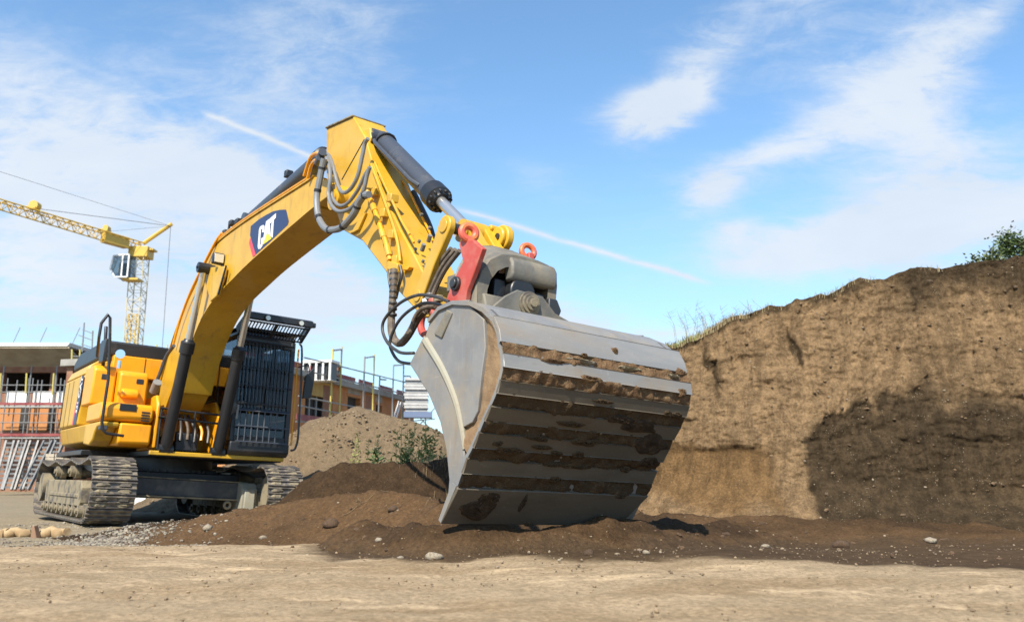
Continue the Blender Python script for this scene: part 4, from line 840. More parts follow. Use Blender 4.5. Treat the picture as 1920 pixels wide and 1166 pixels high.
b = MB(); b.cyl((p.x+.02,.094,p.z+.0),(p.x+.02,.099,p.z+.0),.028); b.cyl((p.x+.02,.05,p.z),(p.x+.02,.1,p.z),.032); b.build('boss_hole', M['black'], lug)

# ---- quick coupler (red) and tilting head (grey)
cpl = None
for y0, y1 in ((-.57,-.52),):
    q = XZ([(864,458),(870,448),(890,450),(900,460),(908,466),(892,512),(879,545),(874,582),(836,588),(840,562),(853,528),(872,492)], -.55)

    b = MB(); b.prism(q, y0, y1)
    o = b.build('quick_coupler', M['red'], ex, .008) if cpl is None else b.build('coupler_plate', M['red'], cpl, .008)
    cpl = cpl or o
    if y0 < 0: e = pY(880,437,-.54); b = MB(); b.torus((e.x,(y0+y1)/2,e.z),(1,-.25,.1),.060,.032); b.build('lifting_eye', M['orangepaint'], cpl)
b = MB(); b.box2((9.36,-.44,2.26),(9.50,.30,2.40)); b.build('coupler_body', M['dullsteel'], cpl, .01)
e = pY(855,532,-.58); b = MB(); b.cyl((e.x,-.60,e.z),(e.x,-.57,e.z),.060,n=20); b.cyl((e.x,-.62,e.z),(e.x,-.60,e.z),.04,n=14); b.build('pin_boss', M['darksteel'], cpl, .006)
e = pY(798,600,-.30); b = MB(); b.torus((e.x+.04,-.30,e.z-.02),(0,1,0),.12,.035); b.build('hook_ring', M['red'], cpl)
# tilting head: an arched housing along X, open at the front, with a lip over the right part
archO = [(-.51,2.04),(-.51,2.22),(-.47,2.33),(-.39,2.44),(-.28,2.505),(-.12,2.53),(.10,2.53),(.22,2.51),(.295,2.45),(.31,2.36),(.29,2.10)]
archI = [(.22,2.12),(.235,2.34),(.215,2.40),(.16,2.44),(.05,2.455),(-.12,2.455),(-.24,2.43),(-.33,2.38),(-.40,2.29),(-.43,2.20),(-.43,2.06)]
mb = MB(); rows = []
for x_ in (9.56, 9.60, 9.70, 9.80, 9.90, 9.92):
    k_ = (9.92-x_)*.46; e_ = .02 if x_ in (9.56, 9.92) else 0
    rows.append([(x_, y_*(1-e_), z_+k_*(z_-2.04)/.49-e_*.5) for y_, z_ in archO+archI])
    rows[-1].append(rows[-1][0])
mb.sheet(rows); n_ = len(rows[0]); mb.f += [tuple(range(n_-1)), tuple(reversed(range((len(rows)-1)*n_, len(rows)*n_-1)))]
th = mb.build('tilt_head', M['dullsteel'], ex, .012, deg=50)
b = MB(); b.prism([(9.86,2.30),(9.94,2.31),(9.965,2.36),(9.96,2.45),(9.93,2.50),(9.87,2.53),(9.84,2.50)], -.20, .285); b.build('front_lip', M['dullsteel'], th, .02)
b = MB(); b.box2((9.48,-.40,2.03),(9.66,.22,2.44)); b.cyl((9.45,-.06,2.22),(9.94,-.06,2.22),.13,n=26); b.box2((9.66,-.30,2.06),(9.86,-.18,2.32)); b.box2((9.66,.06,2.08),(9.90,.20,2.26)); b.build('tilt_motor', M['black'], th, .015)
b = MB(); b.quadbox([(9.66,-.46,2.04),(9.98,-.46,2.03),(9.98,-.24,2.03),(9.66,-.24,2.04),(9.66,-.46,2.17),(9.94,-.46,2.15),(9.94,-.24,2.15),(9.66,-.24,2.17)]); b.build('lower_block', M['dullsteel'], th, .015)
b = MB(); b.prism([(.20,2.00),(.30,2.04),(.34,2.13),(.29,2.22),(.20,2.22)], 9.80, 9.96, 'x'); b.build('end_cap', M['darksteel'], th, .012)
e = tuple(pY(990,466,.32)); b = MB(); b.torus((e[0],e[1],e[2]-.03),(1,-.2,.15),.064,.026); b.build('lifting_eye', M['orangepaint'], cpl)
b = MB(); b.bar((e[0]-.25,.32,e[2]-.14),(e[0]+.06,.32,e[2]-.10),.06,.10); b.build('coupler_rib', M['red'], cpl, .006)
for i in range(3):
    pipe('coupler_hose', [(800-6*i,585-4*i),(815-5*i,545-6*i),(835-6*i,505-5*i),(862-8*i,470-2*i)], -.44+.05*i, .022, 'brownhose', cpl)
pipe('thin_hose', [(826,500),(830,485),(842,474),(856,475)], -.2, .010, 'hose', cpl)
for i, px in enumerate(((806,556),(812,566),(822,560),(818,574),(800,566))):
    e = pY(px[0], px[1], -.46); b = MB(); b.box2((e.x-.035,e.y-.03,e.z-.03),(e.x+.035,e.y+.03,e.z+.03)); b.build('hose_coupling', [M['steel'],M['red'],M['dusty'],M['red'],M['white']][i], cpl, .008)

# ---- bucket
BY0, BY1 = -.95, .85
S = [tuple(v) for v in XZ([(906,577),(926,597),(935,621),(938,643),(943,664),(944,688),(939,711),(932,735),(922,759),(909,786),(900,808),(888,836),(877,857),(867,885),(858,911),(828,980)], BY0)]
topP = [(9.92,1.86),(10.06,1.935),(10.25,1.95),(10.48,1.905)]
shellP = topP + S
def inset(P, d):
    out = []
    for i, p in enumerate(P):
        a = Vector(P[max(i-1,0)]); c = Vector(P[min(i+1,len(P)-1)]); t = (c-a).normalized(); n = Vector((t.y,-t.x)); out.append(tuple(Vector(p)-(-n)*0 + n*d*1.0))
    return out
inn = inset(shellP, .03)
b = MB(); rows = []
for p, q in zip(shellP, inn): rows.append([(p[0],BY0,p[1]),(p[0],BY1,p[1]),(q[0],BY1,q[1]),(q[0],BY0,q[1]),(p[0],BY0,p[1])])
b.sheet(rows); bucket = b.build('bucket', M['steel'], ex)
bucket['label'] = 'wide grey ditching bucket with soil between its wear strips'
def normal_at(i, P): a = Vector(P[max(i-1,0)]); c = Vector(P[min(i+1,len(P)-1)]); t = (c-a).normalized(); return Vector((-t.y, t.x))
# raised wear strips run the width of the back; indices into S
for i0, i1, lab in ((1,3,'upper_strip'),(4,5,''),(6,7,''),(8,9,''),(10,11,''),(12,13,'')):
    seg_ = S[i0:i1+1]; mb = MB(); rows = []
    for k, p in enumerate(seg_):
        n = normal_at(min(i0+k, len(S)-1), S); n = n if n.x > -9 else n
        o = Vector(p)+n*.022; i_ = Vector(p)+n*.001
        rows.append([(i_.x,BY0-.01,i_.y),(o.x,BY0-.01,o.y),(o.x,BY1+.01,o.y),(i_.x,BY1+.01,i_.y),(i_.x,BY0-.01,i_.y)])
    mb.sheet(rows); mb.f += [(0,1,2,3), tuple(len(mb.v)-5+j for j in (3,2,1,0))]
    mb.build('wear_strip', M['strip'] if i0 < 6 else M['mudshade'], bucket, .004)
# cutting edge
p0, p1 = Vector(S[14]), Vector(S[15]); d = (p1-p0).normalized(); n = Vector((-d.y, d.x)); mb = MB()
def W3(p, y): return (p.x, y, p.y)
mb.quadbox([W3(p0+n*.002,BY0-.012),W3(p0+n*.030,BY0-.012),W3(p0+n*.030,BY1+.012),W3(p0+n*.002,BY1+.012),W3(p1+n*.0,BY0-.012),W3(p1+n*.014,BY0-.012),W3(p1+n*.014,BY1-.13),W3(p1,BY1-.13)])
mb.f[-0:] = mb.f[-0:]
mb.build('cutting_edge', M['mudshade'], bucket, .006)
# packed soil between the strips: rough sheets
def soilsheet(name, pa, pb, na, nb, y0, y1, nu, nv, rough, lift, seed, mat_='packed', over=.0):
    mb = MB(); rows = []
    for i in range(nu+1):
        t = i/nu; row = []
        for j in range(nv+1):
            s = j/nv; y = y0+(y1-y0)*s; te = -over+(1+2*over)*t
            jit = .35*over*noise.noise(Vector((y*9, te*3, seed+5))) if i in (0, nu) else 0
            p = pa.lerp(pb, te+jit); nn = na.lerp(nb, min(max(te,0),1)).normalized()
            h = lift + rough*noise.fractal(Vector((p.x*9+seed, y*9, p.y*9)), .8, 2.2, 5)
            if i in (0, nu): h = min(h, .001) if over == 0 else h-.5*lift
            row.append((p.x+nn.x*h, y, p.y+nn.y*h))
        rows.append(row)
    mb.sheet(rows); return mb.build(name, M[mat_], bucket, deg=80)
for k, i0 in enumerate((3,5,7,9,11,13)):
    soilsheet('packed_soil', Vector(S[i0]), Vector(S[i0+1]), normal_at(i0, S), normal_at(i0+1, S), BY0-.005, BY1+.005, 7, 150, .026, .017, k*3.1, mat_='packed' if i0 < 6 else 'shadesoil', over=.10)
# mud smeared across strips on the right and on the blade
def blob(name, y, i0, t, ry, rt, seed, m='mudspot'):
    pa, pb = Vector(S[i0]), Vector(S[i0+1]); n = normal_at(i0, S); dd = (pb-pa).normalized(); c = pa.lerp(pb, t); mb = MB(); rows = []
    for i in range(9):
        row = []
        for j in range(21):
            a = 2*math.pi*j/20; r = i/8*(1+.45*noise.noise(Vector((math.cos(a)*1.6+seed, math.sin(a)*1.6, seed)))); h = .026+.016*(1-(i/8)**2)*(.4+1.2*noise.noise(Vector((i*.9, j*.9, seed))))+(-.03 if i == 8 else 0)
            p = c+dd*math.sin(a)*r*rt+n*h; row.append((p.x, y+math.cos(a)*r*ry, p.y))
        rows.append(row)
    mb.sheet(rows); return mb.build(name, M[m], bucket, deg=80)
blob('mud_patch', -.72, 14, .55, .16, .085, 1); blob('mud_patch', -.66, 14, .22, .12, .05, 4); blob('mud_patch', -.36, 14, .35, .025, .09, 2); blob('mud_patch', .42, 8, .3, .22, .055, 3); blob('mud_patch', .62, 9, .6, .20, .09, 5); blob('mud_patch', .70, 11, .1, .12, .05, 7); blob('mud_patch', .18, 7, .9, .16, .035, 8)
blob('soil_patch', -.25, 3, .55, .16, .012, 11, 'dusty'); blob('soil_patch', .20, 3, .5, .14, .012, 12, 'dusty'); blob('soil_patch', .68, 3, .5, .07, .011, 13, 'dusty')
rs = random.Random(12)
for k in range(26):                                   # smears of soil spread over the strips
    i0 = rs.choice((2,4,4,6,6,8,8,10,10,12,12,14)); blob('mud_patch', rs.uniform(-.85,.78), i0, rs.choice((.0,.05,.95,1.0,.6)), rs.uniform(.03,.15), rs.uniform(.014,.034), 20+k*1.7, 'packed' if i0 < 6 else 'shadesoil')
# side plates, cutters, soil in the corners
side = [(9.84,1.66),(9.92,1.84),(10.06,1.93),(10.25,1.945)] + S[:15] + [(10.30,.44),(10.27,.62),(10.18,.95),(10.02,1.24)]
recess = XZ([(884,572),(914,600),(917,650),(910,700),(903,770),(893,792),(866,806)], BY0+.05)
rib = XZ([(794,638),(826,692),(850,750),(861,800),(867,842)], BY0)
opening = XZ([(792,628),(765,682),(800,737),(822,790),(834,845),(839,900),(833,968)], BY0)
for sgn, ye in ((-1, BY0), (1, BY1)):
    y_in = ye-sgn*.09; y_pl = ye-sgn*.05
    b = MB(); b.prism(side, min(y_in, y_pl), max(y_in, y_pl)); b.build('side_plate', M['steel'], bucket, .006)
    q = [(9.855,1.69),(9.93,1.855),(10.07,1.937),(10.25,1.953),(10.44,1.925)] + recess + list(reversed(rib)); ya, yb = ye-sgn*.051, ye-sgn*.018
    b = MB(); b.prism(q, min(ya,yb), max(ya,yb)); b.build('side_liner', M['steel'], bucket, .005)
    q = opening + [(S[14][0]-.0, S[14][1]-.02), (S[12][0]-.06, S[12][1])] + list(reversed(rib)); ya, yb = ye-sgn*.052, ye-sgn*.012
    b = MB(); b.prism(q, min(ya,yb), max(ya,yb)); b.build('side_cutter', M['steel'], bucket, .008)
    mb = MB(); P_ = spline([(x, ye-sgn*.022, z) for x, z in rib], 5); mb.tube(P_, [.034-.016*i/(len(P_)-1) for i in range(len(P_))], 8); mb.build('weld_rib', M['paledust'], bucket)
    q = XZ([(836,580),(846,586),(826,634),(812,626)], BY0); b = MB(); ya, yb = ye-sgn*.052, ye-sgn*.005; b.prism(q, min(ya,yb), max(ya,yb)); q = XZ([(800,595),(835,578),(815,622),(790,640)], BY0); b.prism(q, min(ye-sgn*.06, ye-sgn*.045), max(ye-sgn*.06, ye-sgn*.045)); b.build('corner_lug', M['dullsteel'], bucket, .008)
    # soil caught in the corner between plate and shell
    outl = [Vector(p) for p in S[0:13]]; rin = [Vector(p) for p in recess]
    mb = MB(); rows = []; NU = 44
    def along(P, t):
        L = [0]; [L.append(L[-1]+(P[i+1]-P[i]).length) for i in range(len(P)-1)]; s = t*L[-1]
        for i in range(len(P)-1):
            if s <= L[i+1] or i == len(P)-2: return P[i].lerp(P[i+1], (s-L[i])/max(1e-6, L[i+1]-L[i]))
    for i in range(NU+1):
        t = i/NU; po, pi = along(outl, t), along(rin, t); row = []
        for j in range(8):
            w = j/7; p = pi.lerp(po, w+(-.10*(1-w))*(.5+noise.noise(Vector((t*14, 0, sgn)))))
            y = ye-sgn*(.046-.040*min(1, w*1.6)) + .012*noise.fractal(Vector((p.x*14, p.y*14, sgn*3)), .9, 2, 4)*(1 if 0 < j else 0)
            row.append((p.x, y, p.y))
        rows.append(row)
    mb.sheet(rows); mb.build('corner_soil', mat('corner_soil', (.215,.138,.072), .95, 0, (.165,.10,.05), 6, bump=.8, bscale=30) if sgn < 0 else M['packed'], bucket, deg=80)
b = MB(); q = [Vector(p) for p in S[13:16]]
b.prism([(S[14][0]+.004,S[14][1]),(S[15][0]+.01,S[15][1]),(S[15][0]-.02,S[15][1]+.02),(S[14][0]-.05,S[14][1]+.02)], BY0-.014, BY0-.004); b.build('edge_end', M['steel'], bucket)
# mounting ears and long gussets on the top plate
XT = 9.98
b = MB(); b.prism([(-.52,1.94),(-.30,2.14),(-.18,2.21),(.08,2.20),(.22,2.08),(.62,1.97),(.85,1.93)], XT, XT+.04, 'x'); ear = b.build('mounting_ear', M['dullsteel'], bucket, .008)
b = MB(); b.prism([(-.52,1.94),(-.30,2.14),(-.18,2.21),(.08,2.20),(.22,2.08),(.62,1.97),(.85,1.93)], 9.50, 9.54, 'x'); b.build('mounting_ear', M['dullsteel'], bucket, .008)
b = MB()
for r_, x_ in ((.105,.015),(.085,.035),(.062,.055),(.036,.075)): b.cyl((XT+.04,-.06,2.11),(XT+.04+x_,-.06,2.11), r_, n=26)
b.build('pivot_pin', M['dusty'], ear, .004)
b = MB(); b.box2((9.50,-.36,1.94),(XT,-.32,2.06)); b.box2((9.50,.30,1.94),(XT,.34,2.04)); b.build('ear_web', M['dullsteel'], bucket, .006)
b = MB(); b.box2((9.92,BY0+.12,1.952),(10.20,BY1-.08,1.975)); b.build('top_plate', M['dullsteel'], bucket, .006)

# ---- hoses looping from boom to stick, and to the bucket
HY = -.50
HOSES = [('greyhose',.037,-.56,[(608,298),(604,314),(599,340),(594,371),(597,406),(610,428),(625,431),(642,425),(663,402),(673,380),(683,367),(692,365)]),
 ('greyhose',.022,-.50,[(612,296),(618,316),(619,337),(616,363),(621,384),(634,396),(651,394),(663,385),(680,361),(688,330),(693,314)]),
 ('greyhose',.020,-.46,[(614,293),(621,315),(619,340),(621,360),(627,377),(638,386),(653,380),(671,356),(684,329),(694,314)]),
 ('greyhose',.022,-.43,[(606,288),(616,291),(624,310),(632,342),(639,358),(648,361),(660,351),(671,329),(679,294),(684,270),(690,260)])]
for m_, r_, y_, pts_ in HOSES:
    mb = MB(); P = spline([pY(a, c, y_) for a, c in pts_], 6); mb.tube(P, r_, 10); o = mb.build('boom_hose', M[m_], ex)
    if r_ > .03:
        for k in range(6, len(P)-4, 9):
            mb = MB(); mb.cyl(P[k], P[k+1], r_*1.12, n=12); mb.build('hose_band', M['black'], o)
for px in ((600,300),(604,290)):
    p = pY(px[0], px[1], -.50); b = MB(); b.cyl(p+Vector((-.10,.02,.0)), p+Vector((.08,-.03,0)), .045); b.build('hose_fitting', M['cylgrey'], boom)
b = MB(); b.tube(spline([pY(577,334,-.40), pY(583,312,-.42), pY(590,302,-.44), pY(601,300,-.47)], 4), .022, 8); b.tube(spline([pY(570,330,-.36), pY(581,298,-.38), pY(592,288,-.40), pY(606,289,-.43)], 4), .02, 8); b.build('boom_pipe', M['orange_yellow'], boom)
LO = [('brownhose',.036,-.44,[(738,505),(738,530),(736,560),(734,590),(734,620),(741,639),(752,643),(764,631),(774,614),(784,596),(796,582)]),
 ('hose',.016,-.36,[(750,498),(753,515),(748,535),(742,560)]),('hose',.010,-.46,[(727,506),(729,525),(733,548)]),
 ('hose',.014,-.66,[(842,566),(826,559),(813,555.5),(786,553),(758,563),(735,581),(719,603),(718,623),(728,644),(745,658),(758,662),(776,662)]),
 ('hose',.014,-.60,[(836,576),(820,570),(806,568),(789,570),(765,584),(747,603),(735,627),(731,646),(738,665),(748,677),(762,681),(776,682)]),
 ('brownhose',.020,-.50,[(770,622),(776,600),(786,583),(800,576),(816,574)])]
for m_, r_, y_, pts_ in LO:
    mb = MB(); mb.tube(spline([pY(a, c, y_) for a, c in pts_], 6), r_, 9); mb.build('bucket_hose', M[m_], ex)
for k in range(8):
    a = (738-.2*k, 512+k*11); b = MB(); b.cyl(pY(a[0],a[1],-.44), pY(a[0],a[1]+3,-.44), .040, n=12); b.build('hose_band', M['hose'], ex)
# ------------------------------------------------------------------ background: buildings, scaffolds, crane, plants
def wray(px, py):
    a = (px-960)/FPX; b = -(py-583)/FPX
    return Vector((a, math.cos(PITCH)-b*math.sin(PITCH), math.sin(PITCH)+b*math.cos(PITCH)))
def at(px, py, Y): d = wray(px, py); return Vector((0,0,EYE))+d*(Y/d.y)
def atz(px, py, z): d = wray(px, py); return Vector((0,0,EYE))+d*((z-EYE)/d.z)
M['clay'] = mat('orange_clay_block', (.40,.17,.06), .85, 0, (.33,.13,.045), 1.2, dust=(.46,.25,.11), dscale=.9, dlo=.48, dhi=.78, damt=.5, grime=.35, bump=.3, bscale=5)
M['brickred'] = mat('red_brown_wall', (.20,.09,.055), .85, 0, (.24,.13,.08), 1.4)
M['concrete'] = mat('raw_concrete', (.28,.27,.25), .85, 0, (.22,.21,.19), 1.1, bump=.2, bscale=6)
M['formply'] = mat('shuttering_boards', (.34,.29,.21), .8, 0, (.28,.23,.16), 1.6)
M['woodbeam'] = mat('yellow_timber', (.42,.28,.07), .7, 0, (.37,.23,.06), 2)
M['framegrey'] = mat('formwork_grey', (.13,.135,.14), .6, .2, (.20,.20,.20), 3, dust=(.22,.18,.13), dscale=4)
M['board'] = mat('insulation_board', (.40,.40,.40), .7, 0, (.34,.34,.34), 2)
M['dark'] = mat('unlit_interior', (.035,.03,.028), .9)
M['galv'] = mat('galvanised_tube', (.22,.225,.23), .5, .4)
M['scafy'] = mat('yellow_scaffold_tube', (.44,.37,.10), .5)
M['toeboard'] = mat('red_toe_board', (.17,.022,.026), .6, 0, (.24,.06,.055), 1.5)
M['deck'] = mat('scaffold_deck', (.27,.27,.265), .6, 0, (.33,.33,.32), 2)
M['sheet'] = mat('white_sheet', (.62,.62,.61), .7)
M['bluedeck'] = mat('blue_deck', (.11,.15,.25), .6)
M['crane'] = mat('crane_yellow', (.52,.34,.05), .5, 0, (.48,.31,.06), 2)
M['cable'] = mat('steel_cable', (.10,.10,.11), .5)
M['paleyw'] = mat('pale_crane_paint', (.48,.42,.26), .5)
M['timber'] = mat('stacked_timber', (.36,.31,.24), .8, 0, (.27,.22,.17), 3)
def part(name, mb, m, parent, bevel=0): return mb.build(name, M[m], parent, bevel)
def box_part(name, lo, hi, m, parent, bevel=0): return part(name, MB().box2(lo, hi), m, parent, bevel)
# --- left building, facing the camera
LB = thing('brick_house', 'unfinished flat roofed brick building with overhanging boarded eaves at the left edge', 'building', (-25,40,0))
GY = 40.0
def L(px, py, Y=GY): p = at(px, py, Y); return p-Vector((-25,40,0))
xr = L(158,700).x; xl = -9.0
zs = {k: L(60, v).z for k, v in dict(roof=652, eave=664, under=688, lintel=698, sill=737, band=757, slab=762, low=808, base=925).items()}
d = 6.0
for lo, hi, m_, nm in (((xl,0,-.3),(xr,.3,zs['low']-.02),'brickred','lower_wall'),((xl,0,zs['lintel']),(xr,.3,zs['roof']-.17),'brickred','wall_head'),((xl,.02,zs['low']),(xr,.3,zs['slab']),'clay','brick_wall'),
    ((xl,-.02,zs['slab']+.0),(xr,5.9,zs['slab']+.16),'concrete','floor_slab'),((xl,.0,zs['slab']+.17),(xr,.3,zs['sill']),'brickred','parapet')):
    box_part(nm, lo, hi, m_, LB)
box_part('side_wall', (xr-.3,.31,-.3), (xr,d,zs['roof']-.17), 'brickred', LB)
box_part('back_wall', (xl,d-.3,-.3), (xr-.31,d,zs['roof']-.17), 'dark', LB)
for px in (0, 98, 152):
    p = L(px,715); w = .12 if px < 150 else .45; box_part('wall_pier', (p.x-w,.01,zs['sill']+.01), (min(p.x+w, xr),.29,zs['lintel']-.01), 'brickred', LB)
rf = MB(); rf.prism([(xl,zs['roof']-.16),(xr-.1,zs['roof']-.16),(xr+.0,zs['roof']),(xl,zs['roof'])], -1.6, d+.5); rf = rf.build('roof', M['sheet'], LB)
for i in range(16):
    y = -1.55+i*.11; z_ = zs['roof']-.22-i*(zs['roof']-.22-zs['under'])/15; box_part('soffit_board', (xl,y,z_-.03), (xr-.02,y+.10,z_+.03-.012*(i%2)), 'formply', rf)
for px in (0, 52, 100, 148):                           # formwork props in the openings
    p = L(px, 715, GY-.7); pr = MB(); pr.tube([(p.x,-.5,zs['slab']+.16),(p.x,-.5,zs['under'])], .035, 6); pr.build('prop', M['galv'], LB)
for a, c in ((10,48),(60,96),(104,128)):
    p, q = L(a,745,GY-.2), L(c,752,GY-.2); box_part('white_panel', (p.x,-.12,zs['band']+.06), (q.x,-.03,zs['sill']+.08), 'sheet', LB)
for x0, x1 in ((2,36),(55,88)):                        # orange panels between dark recesses, and the recess behind the scaffold
    pass
for x0, x1 in ((38,52),(90,104)):
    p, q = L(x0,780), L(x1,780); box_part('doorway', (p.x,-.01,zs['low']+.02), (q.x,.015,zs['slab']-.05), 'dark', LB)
# scaffold before the left building
SA = thing('scaffold', 'steel tube scaffold with dark red toe boards before the left brick building', 'scaffold', (-25,38.4,0))
def Ls(px, py): p = at(px, py, 38.4); return p-Vector((-25,38.4,0))
pole = MB().tube([(0,0,0),(0,0,4.6)], .028, 6).mesh('pole', M['galv'])
for px in (2, 42, 50, 94, 103, 150):
    p = Ls(px, 820)
    for dy in (0, .75): link_mesh('pole', pole, SA, (p.x, dy, .6))
for py, m_, h_ in ((757,'toeboard',.06),(815,'toeboard',.06)):
    p, q = Ls(-40,py), Ls(128,py); box_part('toe_board', (p.x,-.06,p.z-h_), (q.x,-.03,p.z+h_), m_, SA); box_part('deck', (p.x,-.02,p.z-.16), (q.x,.74,p.z-.11), 'deck', SA)
for py in (722, 735, 775, 792):
    p, q = Ls(-40,py), Ls(140,py); t_ = MB(); t_.tube([(p.x,-.04,p.z),(q.x,-.04,p.z)], .022, 6); t_.build('guard_rail', M['galv'], SA)
for a, c in (((103,700),(100,740)),((52,700),(50,738)),((4,700),(1,738))):
    t_ = MB(); t_.tube([Ls(*a)+Vector((0,-.08,0)), Ls(*c)+Vector((0,-.08,0))], .04, 6); t_.build('yellow_brace', M['scafy'], SA)
# yellow stair tower at the roof corner with ladder above
ST = thing('access_tower', 'yellow scaffold ladder tower standing at the right corner of the flat roof', 'scaffold', (-21,38,0))
def T_(px, py): return at(px, py, 38)-Vector((-21,38,0))
for a, c in (((134,700),(135,655)),((149,695),(150,655)),((154,660),(158,605)),((172,665),(174,620))):
    t_ = MB(); t_.tube([T_(*a), T_(*c)], .035, 6); t_.build('pole', M['scafy'] if a[0] < 152 else M['galv'], ST)
for a, c in (((134,668),(149,668)),((134,682),(149,682)),((134,690),(149,690)),((147,628),(174,638)),((155,618),(174,625)),((153,645),(174,652))):
    t_ = MB(); t_.tube([T_(*a), T_(*c)], .022, 6); t_.build('rung', M['galv'], ST)
for i, px in enumerate((22, 72, 134)):
    a, c = at(px,648,39), at(px+16,614,39); o = MB().tube([(0,0,0), c-a], .018, 5).build('roof_rod', M['galv']); o.location = a
    tag(o, ['thin slanting rod on the flat roof, leftmost of three','thin slanting rod on the flat roof, middle of three','thin slanting rod on the roof corner beside the ladder'][i], 'rod', 'slanting rods on the flat roof')
# formwork frames leaning in a row below
fr_labels = ['grey perforated formwork frame at the left picture edge','grey formwork frame second from the left edge','dark grey formwork frame leaning in the middle of the row','light grey perforated frame leaning fourth in the row','light grey frame at the right end of the row, next to the track']
for i, (bx, tx_) in enumerate(((-12,12),(6,36),(28,58),(38,84),(66,106))):
    Yf = 33.0; a, c = at(bx, 918, Yf), at(tx_, 826, Yf+.9); f_ = thing('formwork_frame', fr_labels[i], 'formwork', tuple(a), 0, 'formwork frames leaning below the brick building')
    dv = c-a; wv = Vector((.30,.03,0)); m_ = 'framegrey' if i != 2 else 'darksteel'
    for k in (0, 1):
        t_ = MB(); t_.bar(wv*k, dv+wv*k, .07, .12); t_.build('side_rail', M[m_], f_)
    for k in range(11):
        s = .05+k*.09; t_ = MB(); t_.bar(dv*s, dv*s+wv, .05, .07); t_.build('rung', M[m_], f_)
# --- right building, receding
A0, A1 = Vector((-11.6,34.0,0)), Vector((-6.55,55.5,0)); dirb = (A1-A0); LEN = dirb.length; ang = math.atan2(dirb.y, dirb.x)
RBt = thing('clay_block_house', 'orange clay block building shell with dark window openings behind the gravel heap', 'building', tuple(A0), ang)
nrm = Vector((math.sin(ang), -math.cos(ang), 0))       # towards the viewer's side
def onface(px, py, off=0.0):
    o = A0+nrm*off; dd = wray(px, py); t = (o-Vector((0,0,EYE))).dot(nrm)/dd.dot(nrm); p = Vector((0,0,EYE))+dd*t-A0
    return p.dot(dirb.normalized()), p.z
H = onface(560,706)[1]; HB = onface(560,694)[1]
# local frame: x along the facade, y into the house
ops = [('big',(573,738),(622,790)),('win',(652,742),(675,770)),('slit',(705,758),(716,776))]
rects = []
for nm, a, c in ops:
    s0, z1 = onface(*a); s1, z0 = onface(*c); rects.append((s0, s1, max(z0, .2), z1))
xs_ = [0]+[v for r in rects for v in r[:2]]+[LEN]
for i in range(0, len(xs_)-1, 2): box_part('brick_wall', (xs_[i],0,-.3), (xs_[i+1],.35,H), 'clay', RBt)
for r in rects:
    box_part('wall_below', (r[0],0.003,-.3), (r[1],.347,r[2]), 'clay', RBt); box_part('lintel', (r[0],.002,r[3]), (r[1],.348,H), 'concrete' if r is not rects[0] else 'woodbeam', RBt)
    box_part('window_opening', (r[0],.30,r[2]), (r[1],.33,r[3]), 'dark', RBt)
    if r is rects[0]:
        for k in range(1, 4): x = r[0]+(r[1]-r[0])*k/4; box_part('prop', (x-.05,.15,r[2]), (x+.05,.22,r[3]), 'galv', RBt)
    else: box_part('frame', (r[0]-.12,-.03,r[3]), (r[1]+.12,.0,r[3]+.15), 'clay', RBt)
box_part('end_wall', (LEN-.35,.351,-.3), (LEN,8,H), 'clay', RBt); box_part('back_wall', (0,7.7,-.3), (LEN-.351,8,H), 'brickred', RBt)
box_part('roof_slab', (-.2,-.35,H+.002), (LEN+.3,8.2,HB-.02), 'concrete', RBt)
for x in np.arange(.4, LEN-1, 2.9): box_part('roof_toe_board', (x,-.42,HB-.02), (x+1.9+.7*((x*7)%1),-.37,HB+.26), 'toeboard', RBt)
for x, hh in ((8.5,0),(14.0,0)): box_part('wall_stain', (x,-.004,.3), (x+.8,.0,H-.1), 'brickred', RBt)
# scaffold in front of it
o_ = A0+nrm*1.2; SB = thing('scaffold', 'tall steel tube scaffold with guard rails along the orange clay block building', 'scaffold', tuple(o_), ang)
def S_(px, py, off=1.2): s, z = onface(px, py, off); return Vector((s, 0, z))
for px, pt, pb in ((624,654,790),(641,650,800),(684,668,800),(702,664,800),(738,684,800),(757,680,800),(770,706,790),(712,705,740)):
    a = S_(px, pt); t_ = MB(); t_.tube([(a.x,0,a.z),(a.x,0,-.2)], .045, 6); t_.build('pole', M['scafy'] if px in (624,641,702) else M['galv'], SB)
for (a, c) in (((624,657),(641,655)),((684,671),(702,668)),((738,685),(757,684)),((713,711),(724,712)),((757,705),(769,705))):
    t_ = MB(); t_.tube([S_(*a), S_(*c)], .045, 6); t_.build('cross_tube', M['galv'], SB)
for (a, c) in (((570,670),(765,718)),((570,694),(765,740)),((560,742),(700,770)),((560,760),(690,785)),((555,790),(800,800))):
    t_ = MB(); t_.tube([S_(*a), S_(*c)], .035, 6); t_.build('guard_rail', M['galv'], SB)
for (a, c) in (((735,795),(748,752)),((738,800),(752,754))):
    t_ = MB(); t_.tube([S_(*a), S_(*c)], .045, 6); t_.build('ladder_rail', M['sheet'], SB)
a, c = S_(555,781), S_(606,800); box_part('toe_board', (a.x,-.03,a.z-.12), (c.x,.0,a.z+.14), 'toeboard', SB)
a, c = S_(770,812), S_(830,816); box_part('toe_board', (a.x,-.03,a.z-.14), (a.x+6,.0,a.z+.14), 'toeboard', SB)
for (a, c) in (((770,815),(815,765)),((775,770),(815,812)),((765,790),(815,785)),((798,760),(798,812))):
    t_ = MB(); t_.tube([S_(*a), S_(*c)], .035, 6); t_.build('brace', M['galv'], SB)
